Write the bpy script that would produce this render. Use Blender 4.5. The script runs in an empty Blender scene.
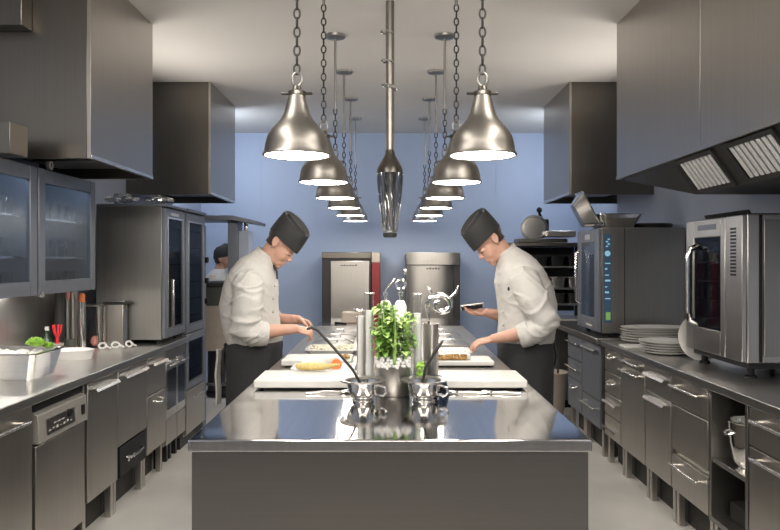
import bpy, bmesh, math, random
from mathutils import Vector, Matrix, noise, Quaternion

random.seed(7)
S = bpy.context.scene
COL = S.collection
PI = math.pi
R = math.radians

# ------------------------------------------------------------------ camera, world, lights, exposure
cam_d = bpy.data.cameras.new('camera'); cam = bpy.data.objects.new('camera', cam_d); COL.objects.link(cam)
cam.location = (0, 0, 1.5); cam.rotation_euler = (PI/2, 0, 0)
cam_d.sensor_width = 36; cam_d.lens = 36*700/780; cam_d.shift_y = -5/780
cam_d.clip_start = 0.05
S.camera = cam

W = bpy.data.worlds.new('world'); S.world = W; W.use_nodes = True
W.node_tree.nodes['Background'].inputs[0].default_value = (0.80, 0.84, 0.92, 1)
W.node_tree.nodes['Background'].inputs[1].default_value = 0.06

def area(name, loc, target, sx, sy, power, col):
    d = bpy.data.lights.new(name, 'AREA'); d.shape = 'RECTANGLE'; d.size = sx; d.size_y = sy
    d.energy = power; d.color = col
    o = bpy.data.objects.new(name, d); COL.objects.link(o); o.location = loc
    o.rotation_euler = (Vector(target)-Vector(loc)).to_track_quat('-Z', 'Y').to_euler()
    return o
WARM = (1.0, 0.91, 0.80); COOL = (0.78, 0.87, 1.0)
# added fill lights above the two aisles, out of view
for sx in (-1, 1):
    area('ceiling_panel', (sx*1.05, 1.7, 3.03), (sx*1.05, 1.7, 0), 0.5, 2.2, 36, (1, 0.94, 0.86))
# added fills to brighten the ceiling, one in front, two hidden between hoods
cw = area('ceiling_wash', (0, -0.2, 2.75), (0, 5.0, 3.05), 3.4, 0.2, 48, (1, 0.93, 0.84)); cw.data.spread = R(120)
for sx in (-1, 1):
    cv = area('ceiling_cove', (sx*2.15, 5.30, 2.2), (sx*0.9, 5.0, 3.05), 1.0, 0.16, 9, (1, 0.93, 0.85)); cv.data.spread = R(130)
# strip lights under the wall cabinets
for y in (3.41, 4.15):
    area('under_cabinet_light', (-2.14, y, 1.295), (-2.12, y, 0.9), 0.10, 0.62, 3.5, (1, 0.95, 0.88))
# cool wall washers behind the far hoods
area('wall_washer', (-1.9, 7.15, 2.75), (-1.0, 8.5, 1.9), 0.7, 0.25, 22, COOL)
area('wall_washer', (1.9, 7.15, 2.75), (1.0, 8.5, 1.9), 0.7, 0.25, 22, COOL)
LAMP_STRENGTH = 40.0

S.view_settings.view_transform = 'Standard'; S.view_settings.look = 'None'
S.view_settings.gamma = 1; S.view_settings.exposure = 0.0
S.view_settings.use_curve_mapping = False

# ------------------------------------------------------------------ materials
def nt(name):
    m = bpy.data.materials.new(name); m.use_nodes = True
    return m, m.node_tree, m.node_tree.nodes['Principled BSDF']

def plain(name, col, rough=0.5, metal=0.0, var=0.06, scale=14, bump=0.0, spec=0.5, coat=0.0, trans=0.0):
    m, t, b = nt(name)
    tc = t.nodes.new('ShaderNodeTexCoord'); n = t.nodes.new('ShaderNodeTexNoise')
    n.inputs['Scale'].default_value = scale; n.inputs['Detail'].default_value = 3
    t.links.new(tc.outputs['Object'], n.inputs['Vector'])
    r = t.nodes.new('ShaderNodeValToRGB')
    c0 = [max(0, c*(1-var)) for c in col]; c1 = [min(1, c*(1+var)) for c in col]
    r.color_ramp.elements[0].position = 0.3; r.color_ramp.elements[1].position = 0.7
    r.color_ramp.elements[0].color = (*c0, 1); r.color_ramp.elements[1].color = (*c1, 1)
    t.links.new(n.outputs['Fac'], r.inputs['Fac']); t.links.new(r.outputs['Color'], b.inputs['Base Color'])
    b.inputs['Roughness'].default_value = rough; b.inputs['Metallic'].default_value = metal
    b.inputs['Specular IOR Level'].default_value = spec; b.inputs['Coat Weight'].default_value = coat
    b.inputs['Transmission Weight'].default_value = trans
    if bump:
        bp = t.nodes.new('ShaderNodeBump'); bp.inputs['Strength'].default_value = bump; bp.inputs['Distance'].default_value = 0.005
        t.links.new(n.outputs['Fac'], bp.inputs['Height']); t.links.new(bp.outputs['Normal'], b.inputs['Normal'])
    return m

def steel(name, col, rough=0.3, sc=(1.5, 1.5, 160), amt=0.10, bump=0.03, var=0.05, aniso=0.0, rot=0.0, warp=0.0):
    """brushed steel: a noise stretched along the brushing, on roughness, tone and a fine bump"""
    m, t, b = nt(name)
    tc = t.nodes.new('ShaderNodeTexCoord'); mp = t.nodes.new('ShaderNodeMapping'); mp.inputs['Scale'].default_value = sc
    n = t.nodes.new('ShaderNodeTexNoise'); n.inputs['Scale'].default_value = 1.0; n.inputs['Detail'].default_value = 4
    n2 = t.nodes.new('ShaderNodeTexNoise'); n2.inputs['Scale'].default_value = 2.2; n2.inputs['Detail'].default_value = 2
    t.links.new(tc.outputs['Object'], mp.inputs['Vector']); t.links.new(mp.outputs['Vector'], n.inputs['Vector'])
    t.links.new(tc.outputs['Object'], n2.inputs['Vector'])
    mr = t.nodes.new('ShaderNodeMapRange'); mr.inputs['To Min'].default_value = rough-amt*0.5; mr.inputs['To Max'].default_value = rough+amt*0.5
    t.links.new(n2.outputs['Fac'], mr.inputs['Value']); t.links.new(mr.outputs['Result'], b.inputs['Roughness'])
    r = t.nodes.new('ShaderNodeValToRGB')
    r.color_ramp.elements[0].position = 0.3; r.color_ramp.elements[1].position = 0.7
    r.color_ramp.elements[0].color = (*[c*(1-var) for c in col], 1); r.color_ramp.elements[1].color = (*[min(1, c*(1+var)) for c in col], 1)
    t.links.new(n.outputs['Fac'], r.inputs['Fac']); t.links.new(r.outputs['Color'], b.inputs['Base Color'])
    b.inputs['Metallic'].default_value = 1.0
    if aniso:
        tg = t.nodes.new('ShaderNodeTangent'); tg.direction_type = 'RADIAL'; tg.axis = 'Z'
        t.links.new(tg.outputs['Tangent'], b.inputs['Tangent'])
        b.inputs['Anisotropic'].default_value = aniso; b.inputs['Anisotropic Rotation'].default_value = rot
    if bump:
        bp = t.nodes.new('ShaderNodeBump'); bp.inputs['Strength'].default_value = bump; bp.inputs['Distance'].default_value = 0.002
        t.links.new(n.outputs['Fac'], bp.inputs['Height']); t.links.new(bp.outputs['Normal'], b.inputs['Normal'])
        if warp:                                        # the sheet is not perfectly flat
            w = t.nodes.new('ShaderNodeBump'); w.inputs['Strength'].default_value = 1.0; w.inputs['Distance'].default_value = warp
            n3 = t.nodes.new('ShaderNodeTexNoise'); n3.inputs['Scale'].default_value = 0.75; n3.inputs['Detail'].default_value = 0
            t.links.new(tc.outputs['Object'], n3.inputs['Vector']); t.links.new(n3.outputs['Fac'], w.inputs['Height']); t.links.new(w.outputs['Normal'], bp.inputs['Normal'])
    return m

def glass(name, tint=(0.8, 0.88, 0.95), refl=0.12, rough=0.02, gain=0.3):
    """thin pane: clear with a mirror-like reflection that grows at grazing angles"""
    m = bpy.data.materials.new(name); m.use_nodes = True; t = m.node_tree
    for n in list(t.nodes): t.nodes.remove(n)
    out = t.nodes.new('ShaderNodeOutputMaterial'); mix = t.nodes.new('ShaderNodeMixShader')
    tr = t.nodes.new('ShaderNodeBsdfTransparent'); gl = t.nodes.new('ShaderNodeBsdfGlossy'); lw = t.nodes.new('ShaderNodeLayerWeight')
    tr.inputs[0].default_value = (*tint, 1); gl.inputs['Roughness'].default_value = rough
    lw.inputs['Blend'].default_value = 0.25
    ma = t.nodes.new('ShaderNodeMath'); ma.operation = 'MULTIPLY_ADD'; ma.inputs[1].default_value = gain; ma.inputs[2].default_value = refl
    t.links.new(lw.outputs['Fresnel'], ma.inputs[0]); t.links.new(ma.outputs[0], mix.inputs[0])
    t.links.new(tr.outputs[0], mix.inputs[1]); t.links.new(gl.outputs[0], mix.inputs[2]); t.links.new(mix.outputs[0], out.inputs[0])
    return m

def emit(name, col, strength):
    m, t, b = nt(name)
    b.inputs['Base Color'].default_value = (*col, 1); b.inputs['Emission Color'].default_value = (*col, 1)
    b.inputs['Emission Strength'].default_value = strength
    return m

M = {}
M['steel'] = steel('brushed_steel', (0.43, 0.41, 0.385), 0.335)
M['steel_v'] = steel('brushed_steel_upright', (0.43, 0.41, 0.385), 0.335, sc=(160, 160, 1.5))
M['front'] = steel('cabinet_steel', (0.55, 0.52, 0.48), 0.36, sc=(2, 160, 2), amt=0.14)
M['front_v'] = steel('cabinet_steel_upright', (0.53, 0.50, 0.465), 0.34, sc=(2, 160, 2))
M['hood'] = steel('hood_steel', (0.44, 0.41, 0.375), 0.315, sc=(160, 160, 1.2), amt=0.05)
M['dark_hood'] = steel('dark_hood_steel', (0.165, 0.153, 0.136), 0.32, sc=(160, 160, 1.2), amt=0.06)  # hood steel with shade painted in for end faces; also plain dark steel
M['top'] = steel('worktop_steel', (0.66, 0.65, 0.63), 0.31, sc=(90, 2, 2), amt=0.06, bump=0.015)
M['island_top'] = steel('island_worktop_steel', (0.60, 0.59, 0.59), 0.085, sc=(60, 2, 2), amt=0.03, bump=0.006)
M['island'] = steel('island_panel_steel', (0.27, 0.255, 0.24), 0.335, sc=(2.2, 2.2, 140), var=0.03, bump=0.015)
M['side'] = steel('appliance_side_steel', (0.30, 0.29, 0.275), 0.38, sc=(120, 120, 1.5))
M['grey_frame'] = plain('grey_frame_paint', (0.185, 0.20, 0.235), 0.42, 0.5, 0.04)
M['chrome'] = steel('polished_chrome', (0.80, 0.79, 0.77), 0.14, amt=0.05, bump=0.0)
M['handle'] = steel('handle_steel', (0.78, 0.76, 0.73), 0.22, amt=0.05, bump=0.0)
M['shade'] = steel('lamp_shade_steel', (0.30, 0.282, 0.257), 0.38, sc=(40, 40, 3), amt=0.08, bump=0.01)
M['satin'] = plain('satin_panel', (0.40, 0.385, 0.36), 0.42, 0.5, 0.03)
M['dark'] = plain('dark_metal', (0.030, 0.029, 0.028), 0.45, 0.3)
M['black'] = plain('black_plastic', (0.010, 0.010, 0.011), 0.45, spec=0.25)
M['gap'] = plain('dark_recess', (0.035, 0.033, 0.031), 0.7)
M['floor'] = plain('pale_floor', (0.56, 0.545, 0.52), 0.32, 0, 0.05, 3.5, 0.02)
M['ceiling'] = plain('ceiling_paint', (0.66, 0.635, 0.60), 0.75, 0, 0.03, 1.2)
M['wall'] = plain('blue_wall_paint', (0.33, 0.395, 0.53), 0.55, 0, 0.03, 1.0)
M['wall_side'] = plain('side_wall_panel', (0.40, 0.45, 0.56), 0.5, 0, 0.03, 1.0)
M['splash'] = steel('splashback_steel', (0.62, 0.61, 0.59), 0.36, sc=(2, 120, 2))
M['glass'] = glass('clear_glass', (0.86, 0.90, 0.95), 0.05)
M['cab_glass'] = glass('cabinet_glass', (0.80, 0.86, 0.92), 0.03, 0.22)
M['ribbed'] = glass('ribbed_smoky_glass', (0.55, 0.55, 0.54), 0.30, 0.08)
M['slat'] = plain('filter_aluminium', (0.80, 0.80, 0.79), 0.4, 0.3, 0.03)
M['led'] = emit('cabinet_led_strip', (0.80, 0.90, 1.0), 20.0)  # added glow that brightens the cabinet interior
M['dark_glass'] = glass('smoked_glass', (0.50, 0.54, 0.60), 0.035, 0.04, 0.07)
M['clear'] = glass('bottle_glass', (0.99, 0.995, 0.995), 0.03)
M['white'] = plain('white_ceramic', (0.60, 0.59, 0.57), 0.25, 0, 0.02)
M['board'] = plain('white_cutting_board', (0.55, 0.545, 0.52), 0.45, 0, 0.03, 20)
M['wax'] = plain('white_salt', (0.78, 0.77, 0.755), 0.6, 0, 0.03, 60, 0.3)
M['skin'] = plain('skin', (0.43, 0.245, 0.18), 0.48, 0, 0.06, 22, 0.05)
M['cloth'] = plain('white_cotton', (0.43, 0.418, 0.40), 0.85, 0, 0.03, 60, 0.15)
M['apron'] = plain('charcoal_cotton', (0.017, 0.0175, 0.020), 0.8, 0, 0.10, 60, 0.2)
M['hat'] = plain('black_felt', (0.015, 0.015, 0.016), 0.75, 0, 0.10, 80, 0.15)
M['hair'] = plain('dark_brown_hair', (0.025, 0.016, 0.012), 0.5, 0, 0.25, 90, 0.3)
M['eye'] = plain('dark_eye', (0.02, 0.015, 0.012), 0.2)
M['lip'] = plain('lips', (0.42, 0.17, 0.13), 0.45)
M['red'] = plain('red_enamel', (0.17, 0.010, 0.013), 0.35)
M['red_tool'] = plain('red_plastic', (0.62, 0.02, 0.03), 0.35)
M['orange'] = plain('salmon_flesh', (0.74, 0.20, 0.05), 0.45, 0, 0.18, 60, 0.2)
M['egg'] = plain('golden_omelette', (0.56, 0.42, 0.16), 0.6, 0, 0.18, 70, 0.4)
M['crust'] = plain('browned_crust', (0.36, 0.21, 0.07), 0.6, 0, 0.6, 45, 0.6)
M['rice'] = plain('pale_rice', (0.58, 0.54, 0.42), 0.6, 0, 0.12, 120, 0.5)
M['cream'] = plain('cream_cabinet_paint', (0.36, 0.31, 0.26), 0.5)
M['olive'] = plain('dark_olive_paint', (0.06, 0.065, 0.055), 0.45)
M['lettuce'] = plain('lettuce_leaf', (0.36, 0.62, 0.10), 0.5, 0, 0.35, 25, 0.3)
M['pink'] = plain('pink_label', (0.60, 0.24, 0.20), 0.5)
M['bottle_green'] = plain('green_bottle_glass', (0.03, 0.06, 0.035), 0.1)
M['film'] = glass('crumpled_clear_film', (0.82, 0.86, 0.90), 0.35, 0.15)
M['lamp_white'] = plain('white_lamp_lining', (0.85, 0.84, 0.8), 0.6)
M['diffuser'] = emit('lamp_diffuser', (1.0, 0.93, 0.83), LAMP_STRENGTH)
M['screen'] = emit('lit_display', (0.02, 0.045, 0.075), 0.6)
M['screen_white'] = emit('lit_display_text', (0.22, 0.42, 0.55), 0.6)
M['screen_green'] = emit('lit_display_green', (0.16, 0.32, 0.08), 0.5)

def leaf_mat():
    m, t, b = nt('herb_leaf')
    tc = t.nodes.new('ShaderNodeTexCoord'); n = t.nodes.new('ShaderNodeTexNoise'); n.inputs['Scale'].default_value = 18
    t.links.new(tc.outputs['Object'], n.inputs['Vector'])
    r = t.nodes.new('ShaderNodeValToRGB')
    r.color_ramp.elements[0].position = 0.35; r.color_ramp.elements[1].position = 0.68
    r.color_ramp.elements[0].color = (0.13, 0.30, 0.04, 1); r.color_ramp.elements[1].color = (0.50, 0.68, 0.24, 1)
    t.links.new(n.outputs['Fac'], r.inputs['Fac']); t.links.new(r.outputs['Color'], b.inputs['Base Color'])
    b.inputs['Roughness'].default_value = 0.5; b.inputs['Subsurface Weight'].default_value = 0.0
    return m
M['leaf'] = leaf_mat()

# ------------------------------------------------------------------ mesh helpers
class MB:
    """collects closed shapes into one mesh"""
    def __init__(s): s.v = []; s.f = []
    def add(s, vs, fs):
        o = len(s.v); s.v += [Vector(p) for p in vs]; s.f += [tuple(i+o for i in f) for f in fs]; return s
    def box(s, x0, x1, y0, y1, z0, z1):
        x0, x1 = min(x0, x1), max(x0, x1); y0, y1 = min(y0, y1), max(y0, y1); z0, z1 = min(z0, z1), max(z0, z1)
        return s.add([(x0,y0,z0),(x1,y0,z0),(x1,y1,z0),(x0,y1,z0),(x0,y0,z1),(x1,y0,z1),(x1,y1,z1),(x0,y1,z1)],
                     [(0,3,2,1),(4,5,6,7),(0,1,5,4),(1,2,6,5),(2,3,7,6),(3,0,4,7)])
    def prism(s, poly, axis, a0, a1):
        """poly: list of 2-D points, extruded along axis ('x','y','z') from a0 to a1"""
        def p3(p, a):
            return {'x': (a, p[0], p[1]), 'y': (p[0], a, p[1]), 'z': (p[0], p[1], a)}[axis]
        n = len(poly); vs = [p3(p, a0) for p in poly]+[p3(p, a1) for p in poly]
        fs = [tuple(range(n))[::-1], tuple(range(n, 2*n))]+[(i, (i+1) % n, n+(i+1) % n, n+i) for i in range(n)]
        return s.add(vs, fs)
    def lathe(s, prof, c=(0,0,0), seg=32, sx=1, sy=1, mat=None):
        """prof: (radius, z) pairs, closed on the axis where radius is 0"""
        vs = []; fs = []; idx = []
        for r, z in prof:
            if r <= 1e-6: idx.append([len(vs)]); vs.append(Vector((0, 0, z)))
            else:
                idx.append(list(range(len(vs), len(vs)+seg)))
                vs += [Vector((r*sx*math.cos(2*PI*k/seg), r*sy*math.sin(2*PI*k/seg), z)) for k in range(seg)]
        for a, b in zip(idx, idx[1:]):
            for k in range(seg):
                k2 = (k+1) % seg
                if len(a) == 1 and len(b) == 1: continue
                if len(a) == 1: fs.append((a[0], b[k2], b[k]))
                elif len(b) == 1: fs.append((a[k], a[k2], b[0]))
                else: fs.append((a[k], a[k2], b[k2], b[k]))
        m = mat or Matrix.Identity(4); c = Vector(c)
        return s.add([m @ v + c for v in vs], fs)
    def cyl(s, c, r, h, seg=24, mat=None):
        return s.lathe([(0, 0), (r, 0), (r, h), (0, h)], c, seg, mat=mat)
    def ell(s, c, r, mat=None, seg=20, rings=12):
        prof = [(math.sin(PI*i/rings), -math.cos(PI*i/rings)) for i in range(rings+1)]
        prof[0] = (0, -1); prof[-1] = (0, 1)
        sc = Matrix.Diagonal((r[0], r[1], r[2], 1)); mm = (mat or Matrix.Identity(4)) @ sc
        return s.lathe(prof, c, seg, mat=mm)
    def tube(s, pts, rad, seg=12, cap='round', flat=1.0, up=None):
        pts = [Vector(p) for p in pts]
        if not hasattr(rad, '__len__'): rad = [rad]*len(pts)
        rad = list(rad)
        T = []
        for i in range(len(pts)):
            a = pts[max(i-1, 0)]; b = pts[min(i+1, len(pts)-1)]; T.append((b-a).normalized())
        n = up and Vector(up) or (Vector((0,0,1)) if abs(T[0].z) < 0.9 else Vector((1,0,0)))
        n = (n-T[0]*n.dot(T[0])).normalized()
        rings = []
        frames = []
        for i, p in enumerate(pts):
            if i:
                q = T[i-1].rotation_difference(T[i]); n = q @ n; n = (n-T[i]*n.dot(T[i])).normalized()
            frames.append((p, n.copy(), T[i].cross(n), T[i], rad[i]))
        def ring(p, n, b, r): return [p+n*(r*flat*math.cos(2*PI*k/seg))+b*(r*math.sin(2*PI*k/seg)) for k in range(seg)]
        if cap == 'round':
            p, n0, b0, t0, r0 = frames[0]
            for a in (75, 45, 20): rings.append(ring(p-t0*r0*math.sin(R(a)), n0, b0, r0*math.cos(R(a))))
        for p, n0, b0, t0, r0 in frames: rings.append(ring(p, n0, b0, r0))
        if cap == 'round':
            p, n0, b0, t0, r0 = frames[-1]
            for a in (20, 45, 75): rings.append(ring(p+t0*r0*math.sin(R(a)), n0, b0, r0*math.cos(R(a))))
        return s.loft(rings)
    def loft(s, rings):
        seg = len(rings[0]); vs = [p for r in rings for p in r]; n = len(rings)
        fs = [tuple(range(seg))[::-1], tuple(range((n-1)*seg, n*seg))]
        for i in range(n-1):
            for k in range(seg):
                k2 = (k+1) % seg
                fs.append((i*seg+k, i*seg+k2, (i+1)*seg+k2, (i+1)*seg+k))
        return s.add(vs, fs)
    def torus(s, c, R0, r, mat=None, seg=20, sec=8, sx=1, sy=1):
        vs = []; fs = []; m = mat or Matrix.Identity(4); c = Vector(c)
        for i in range(seg):
            a = 2*PI*i/seg
            for j in range(sec):
                b = 2*PI*j/sec
                vs.append(m @ Vector(((R0*sx+r*math.cos(b))*math.cos(a), (R0*sy+r*math.cos(b))*math.sin(a), r*math.sin(b)))+c)
        for i in range(seg):
            for j in range(sec):
                fs.append((i*sec+j, ((i+1) % seg)*sec+j, ((i+1) % seg)*sec+(j+1) % sec, i*sec+(j+1) % sec))
        return s.add(vs, fs)

def obj(name, mb, mat, parent=None, bevel=0.0, angle=38, world=True):
    """link what mb holds as ONE mesh object; coordinates are world ones unless world=False"""
    off = Vector((0, 0, 0))
    if world and parent is not None:
        p = parent
        while p is not None: off += p.location; p = p.parent
    me = bpy.data.meshes.new(name)
    me.from_pydata([v-off for v in mb.v], [], mb.f); me.validate(); me.update()
    bm = bmesh.new(); bm.from_mesh(me); bmesh.ops.recalc_face_normals(bm, faces=bm.faces[:]); bm.to_mesh(me); bm.free()
    me.polygons.foreach_set('use_smooth', [True]*len(me.polygons))
    me.set_sharp_from_angle(angle=R(angle))
    me.materials.append(M[mat] if isinstance(mat, str) else mat)
    o = bpy.data.objects.new(name, me); COL.objects.link(o); o.parent = parent
    if bevel:
        b = o.modifiers.new('bevel', 'BEVEL'); b.width = bevel; b.segments = 2; b.limit_method = 'ANGLE'; b.angle_limit = R(40)
    return o

def tag(o, label, cat, group=None, kind=None):
    o['label'] = label; o['category'] = cat
    if group: o['group'] = group
    if kind: o['kind'] = kind
    return o

def thing(name, label, cat, loc=(0,0,0), group=None, rotz=0):
    o = bpy.data.objects.new(name, None); COL.objects.link(o); o.location = loc; o.rotation_euler = (0, 0, rotz)
    o.empty_display_size = 0.1
    return tag(o, label, cat, group)

def solo(name, mb, mat, label, cat, loc, group=None, bevel=0.0, angle=38):
    """a thing that is one mesh with its origin at loc (mb in world coordinates)"""
    mb.v = [v-Vector(loc) for v in mb.v]
    o = obj(name, mb, mat, None, bevel, angle); o.location = loc
    return tag(o, label, cat, group)

def dup(root, loc, label=None, group=None, rotz=None):
    r = root.copy(); COL.objects.link(r); r.location = loc
    if rotz is not None: r.rotation_euler = (0, 0, rotz)
    if label: r['label'] = label
    if group: r['group'] = group
    for ch in list(root.children):
        c = ch.copy(); COL.objects.link(c); c.parent = r
        for g in list(ch.children):
            d = g.copy(); COL.objects.link(d); d.parent = c
    return r

def struct(name, mb, mat, bevel=0.0):
    o = obj(name, mb, mat, None, bevel); o['kind'] = 'structure'; return o

# ------------------------------------------------------------------ the room
HW, YB, YF, H = 2.30, 8.54, -2.0, 3.05
struct('floor', MB().box(-HW, HW, YF, YB, -0.05, 0), 'floor')
struct('ceiling', MB().box(-HW-0.1, HW+0.1, YF, YB+0.1, H, H+0.1), 'ceiling')
struct('wall_back', MB().box(-HW-0.1, HW+0.1, YB, YB+0.1, -0.05, H), 'wall')
struct('wall_left', MB().box(-HW-0.1, -HW, YF, YB, -0.05, H), 'wall_side')
struct('wall_right', MB().box(HW, HW+0.1, YF, YB, -0.05, H), 'wall_side')
for i, x in enumerate((-1.58, -0.47, 0.47, 1.30)):
    struct('trim_%d' % (i+1), MB().box(x-0.008, x+0.008, YB-0.004, YB, 0.1, H), 'wall')
struct('baseboard_back', MB().box(-HW, HW, YB-0.015, YB, 0, 0.1), 'wall_side')

# ------------------------------------------------------------------ island
IX, IY0, IY1, IT = 0.675, 2.333, 7.2, 0.90
isl = thing('kitchen_island', 'long stainless steel island bench down the middle of the kitchen', 'kitchen island', (0, 4.75, 0))
obj('worktop', MB().box(-IX, IX, IY0, IY1, IT-0.042, IT), 'island_top', isl, 0.006)
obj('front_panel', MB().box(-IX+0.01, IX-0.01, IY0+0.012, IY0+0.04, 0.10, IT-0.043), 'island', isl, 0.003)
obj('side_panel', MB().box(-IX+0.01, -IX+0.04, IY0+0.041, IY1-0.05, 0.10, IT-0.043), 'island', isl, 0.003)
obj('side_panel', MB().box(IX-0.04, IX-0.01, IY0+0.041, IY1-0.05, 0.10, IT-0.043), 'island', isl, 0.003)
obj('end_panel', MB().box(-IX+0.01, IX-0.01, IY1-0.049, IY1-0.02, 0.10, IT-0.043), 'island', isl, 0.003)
obj('plinth', MB().box(-IX+0.05, IX-0.05, IY0+0.06, IY1-0.06, 0, 0.10), 'gap', isl)

# ------------------------------------------------------------------ base units along both walls
FX = 1.60            # the fronts
def base_unit(name, label, cat, sd, y0, y1, fronts, z0=0.20, body='front_v', open_front=None, group=None):
    """sd -1: left run, +1: right run. fronts: (part name, z0, z1, material, handle z or None, handle kind)"""
    fx = lambda d: sd*(FX-d)
    ym = (y0+y1)/2
    r = thing(name, label, cat, (sd*1.93, ym, 0), group)
    c = MB()
    if open_front:
        for a, b in ((y0+0.002, y0+0.025), (y1-0.025, y1-0.002)): c.box(fx(0), sd*2.27, a, b, z0, 0.855)
        c.box(sd*2.25, sd*2.27, y0+0.026, y1-0.026, z0, 0.855)
        c.box(fx(0), sd*2.249, y0+0.026, y1-0.026, z0, z0+0.025)
    else:
        c.box(fx(-0.022), sd*2.27, y0+0.003, y1-0.003, z0, 0.855)
    obj('cabinet_body', c, body if not open_front else 'side', r, 0.002)
    for ly in (y0+0.022, y1-0.022):
        for lx in (FX+0.045, 1.95):
            obj('leg', MB().box(sd*(lx-0.018), sd*(lx+0.018), ly-0.018, ly+0.018, 0, z0), 'front_v', r, 0.002)
    obj('recess_panel', MB().box(sd*(FX+0.10), sd*(FX+0.12), y0+0.003, y1-0.003, 0, z0-0.0005), 'gap', r)  # dark panel added to stand in for the shadow under the unit
    for f in fronts:
        pn, a, b, mt, hz, hk = f[:6]
        ya, yb = (f[6], f[7]) if len(f) > 6 else (y0+0.006, y1-0.006)
        d = obj(pn, MB().box(fx(-0.02), fx(0.0), ya, yb, a, b), mt, r, 0.003)
        if hz is not None:
            hm = MB()
            if hk == 'bar':
                in_ = 0.12*(yb-ya)
                hm.tube([(fx(0.036), ya+in_, hz), (fx(0.036), yb-in_, hz)], 0.0085, 10)
                for yy in (ya+in_+0.02, yb-in_-0.02): hm.tube([(fx(0.0), yy, hz), (fx(0.036), yy, hz)], 0.006, 8)
            elif hk == 'flat':
                in_ = 0.10*(yb-ya)
                hm.prism([(fx(0.0), hz+0.008), (fx(0.028), hz+0.008), (fx(0.036), hz-0.008), (fx(0.031), hz-0.010), (fx(0.025), hz+0.004), (fx(0.0), hz+0.004)], 'y', ya+in_, yb-in_)
            elif hk == 'cup':
                yy = (ya+yb)/2
                hm.tube([(fx(0.0), yy-0.07, hz), (fx(0.03), yy-0.05, hz-0.012), (fx(0.034), yy, hz-0.018), (fx(0.03), yy+0.05, hz-0.012), (fx(0.0), yy+0.07, hz)], 0.008, 10)
            obj('handle', hm, 'handle', d)
    return r

TOPD = 0.845
# left run, near to far
base_unit('base_cabinet', 'steel base cabinet at the left picture edge, nearest on the left run', 'cabinet', -1, 2.35, 3.137,
          [('door', 0.21, TOPD, 'front', 0.795, 'bar')])
# dishwasher
dw = thing('dishwasher', 'built-in steel dishwasher with a slanted control panel under the left worktop', 'dishwasher', (-1.93, 3.41, 0))
obj('cabinet_body', MB().box(-1.63, -2.27, 3.155, 3.675, 0.12, 0.82), 'side', dw, 0.002)
d = obj('door', MB().box(-1.60, -1.628, 3.165, 3.67, 0.14, 0.655), 'front', dw, 0.003)
pn = obj('control_panel', MB().prism([(-1.60, 0.665), (-1.585, 0.665), (-1.592, 0.795), (-1.628, 0.808), (-1.628, 0.665)], 'y', 3.165, 3.67), 'satin', dw, 0.003)
obj('display_window', MB().prism([(-1.5845, 0.690), (-1.582, 0.690), (-1.5865, 0.762), (-1.5893, 0.762)], 'y', 3.235, 3.52), 'side', pn)
b = MB()
for k in range(7): b.box(-1.5812, -1.5825, 3.25+k*0.036, 3.266+k*0.036, 0.705+0.004*(k % 2), 0.711+0.004*(k % 3))
for k in range(3): b.box(-1.582, -1.5845, 3.30+k*0.04, 3.322+k*0.04, 0.730, 0.735)
obj('display_marks', b, 'white', pn)
obj('dial', MB().cyl((-1.588, 3.455, 0.748), 0.017, 0.014, 20, Matrix.Rotation(PI/2, 4, 'Y')), 'black', pn)
obj('button', MB().box(-1.578, -1.5885, 3.60, 3.625, 0.705, 0.755), 'black', pn, 0.002)
obj('vent_slot', MB().box(-1.612, -1.628, 3.165, 3.67, 0.812, 0.845), 'black', dw)
for ly in (3.21, 3.63):
    for lx in (-1.68, -2.18): obj('leg', MB().box(lx-0.02, lx+0.02, ly-0.02, ly+0.02, 0, 0.12), 'dark', dw)
base_unit('base_cabinet', 'tall-door steel base cabinet just right of the dishwasher', 'cabinet', -1, 3.70, 4.117,
          [('door', 0.21, TOPD, 'front', 0.80, 'flat')])
bd = base_unit('base_cabinet', 'steel base cabinet with a black drawer at its foot', 'cabinet', -1, 4.117, 4.61,
          [('door', 0.40, TOPD, 'front', 0.80, 'flat'), ('drawer', 0.205, 0.385, 'black', None, None, 4.15, 4.585)])
dr = [c for c in bd.children if c.name.startswith('drawer')][0]
b = MB().tube([(-1.598, 4.25, 0.305), (-1.575, 4.27, 0.302), (-1.57, 4.37, 0.300), (-1.575, 4.47, 0.302), (-1.598, 4.49, 0.305)], 0.006, 8)
for k in range(4): b.box(-1.600, -1.596, 4.27+k*0.045, 4.295+k*0.045, 0.27+0.004*(k % 2), 0.287+0.005*(k % 3))
obj('handle', b, 'chrome', dr)
base_unit('drawer_cabinet', 'steel cabinet of two drawers left of the chef in the left run', 'cabinet', -1, 4.61, 5.0,
          [('drawer', 0.60, TOPD, 'front', 0.80, 'flat'), ('drawer', 0.21, 0.59, 'front', 0.545, 'cup')])

def oven_front(name, label, y0, y1):
    r = thing(name, label, 'oven', (-1.93, (y0+y1)/2, 0))
    obj('cabinet_body', MB().box(-1.622, -2.27, y0+0.003, y1-0.003, 0.16, 0.855), 'front_v', r, 0.002)
    d = obj('door', MB().box(-1.60, -1.62, y0+0.006, y1-0.006, 0.36, 0.77), 'handle', r, 0.003)
    obj('window', MB().box(-1.596, -1.602, y0+0.035, y1-0.035, 0.42, 0.70), 'dark_glass', d)
    obj('handle', MB().tube([(-1.575, y0+0.03, 0.742), (-1.575, y1-0.03, 0.742)], 0.008, 8), 'chrome', d)
    p = obj('control_panel', MB().box(-1.60, -1.62, y0+0.006, y1-0.006, 0.78, 0.845), 'steel', r, 0.002)
    obj('drawer', MB().box(-1.60, -1.62, y0+0.006, y1-0.006, 0.17, 0.35), 'front_v', r, 0.003)
    for ly in (y0+0.04, y1-0.04):
        for lx in (-1.68, -2.18): obj('leg', MB().box(lx-0.018, lx+0.018, ly-0.018, ly+0.018, 0, 0.16), 'dark', r)
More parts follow.
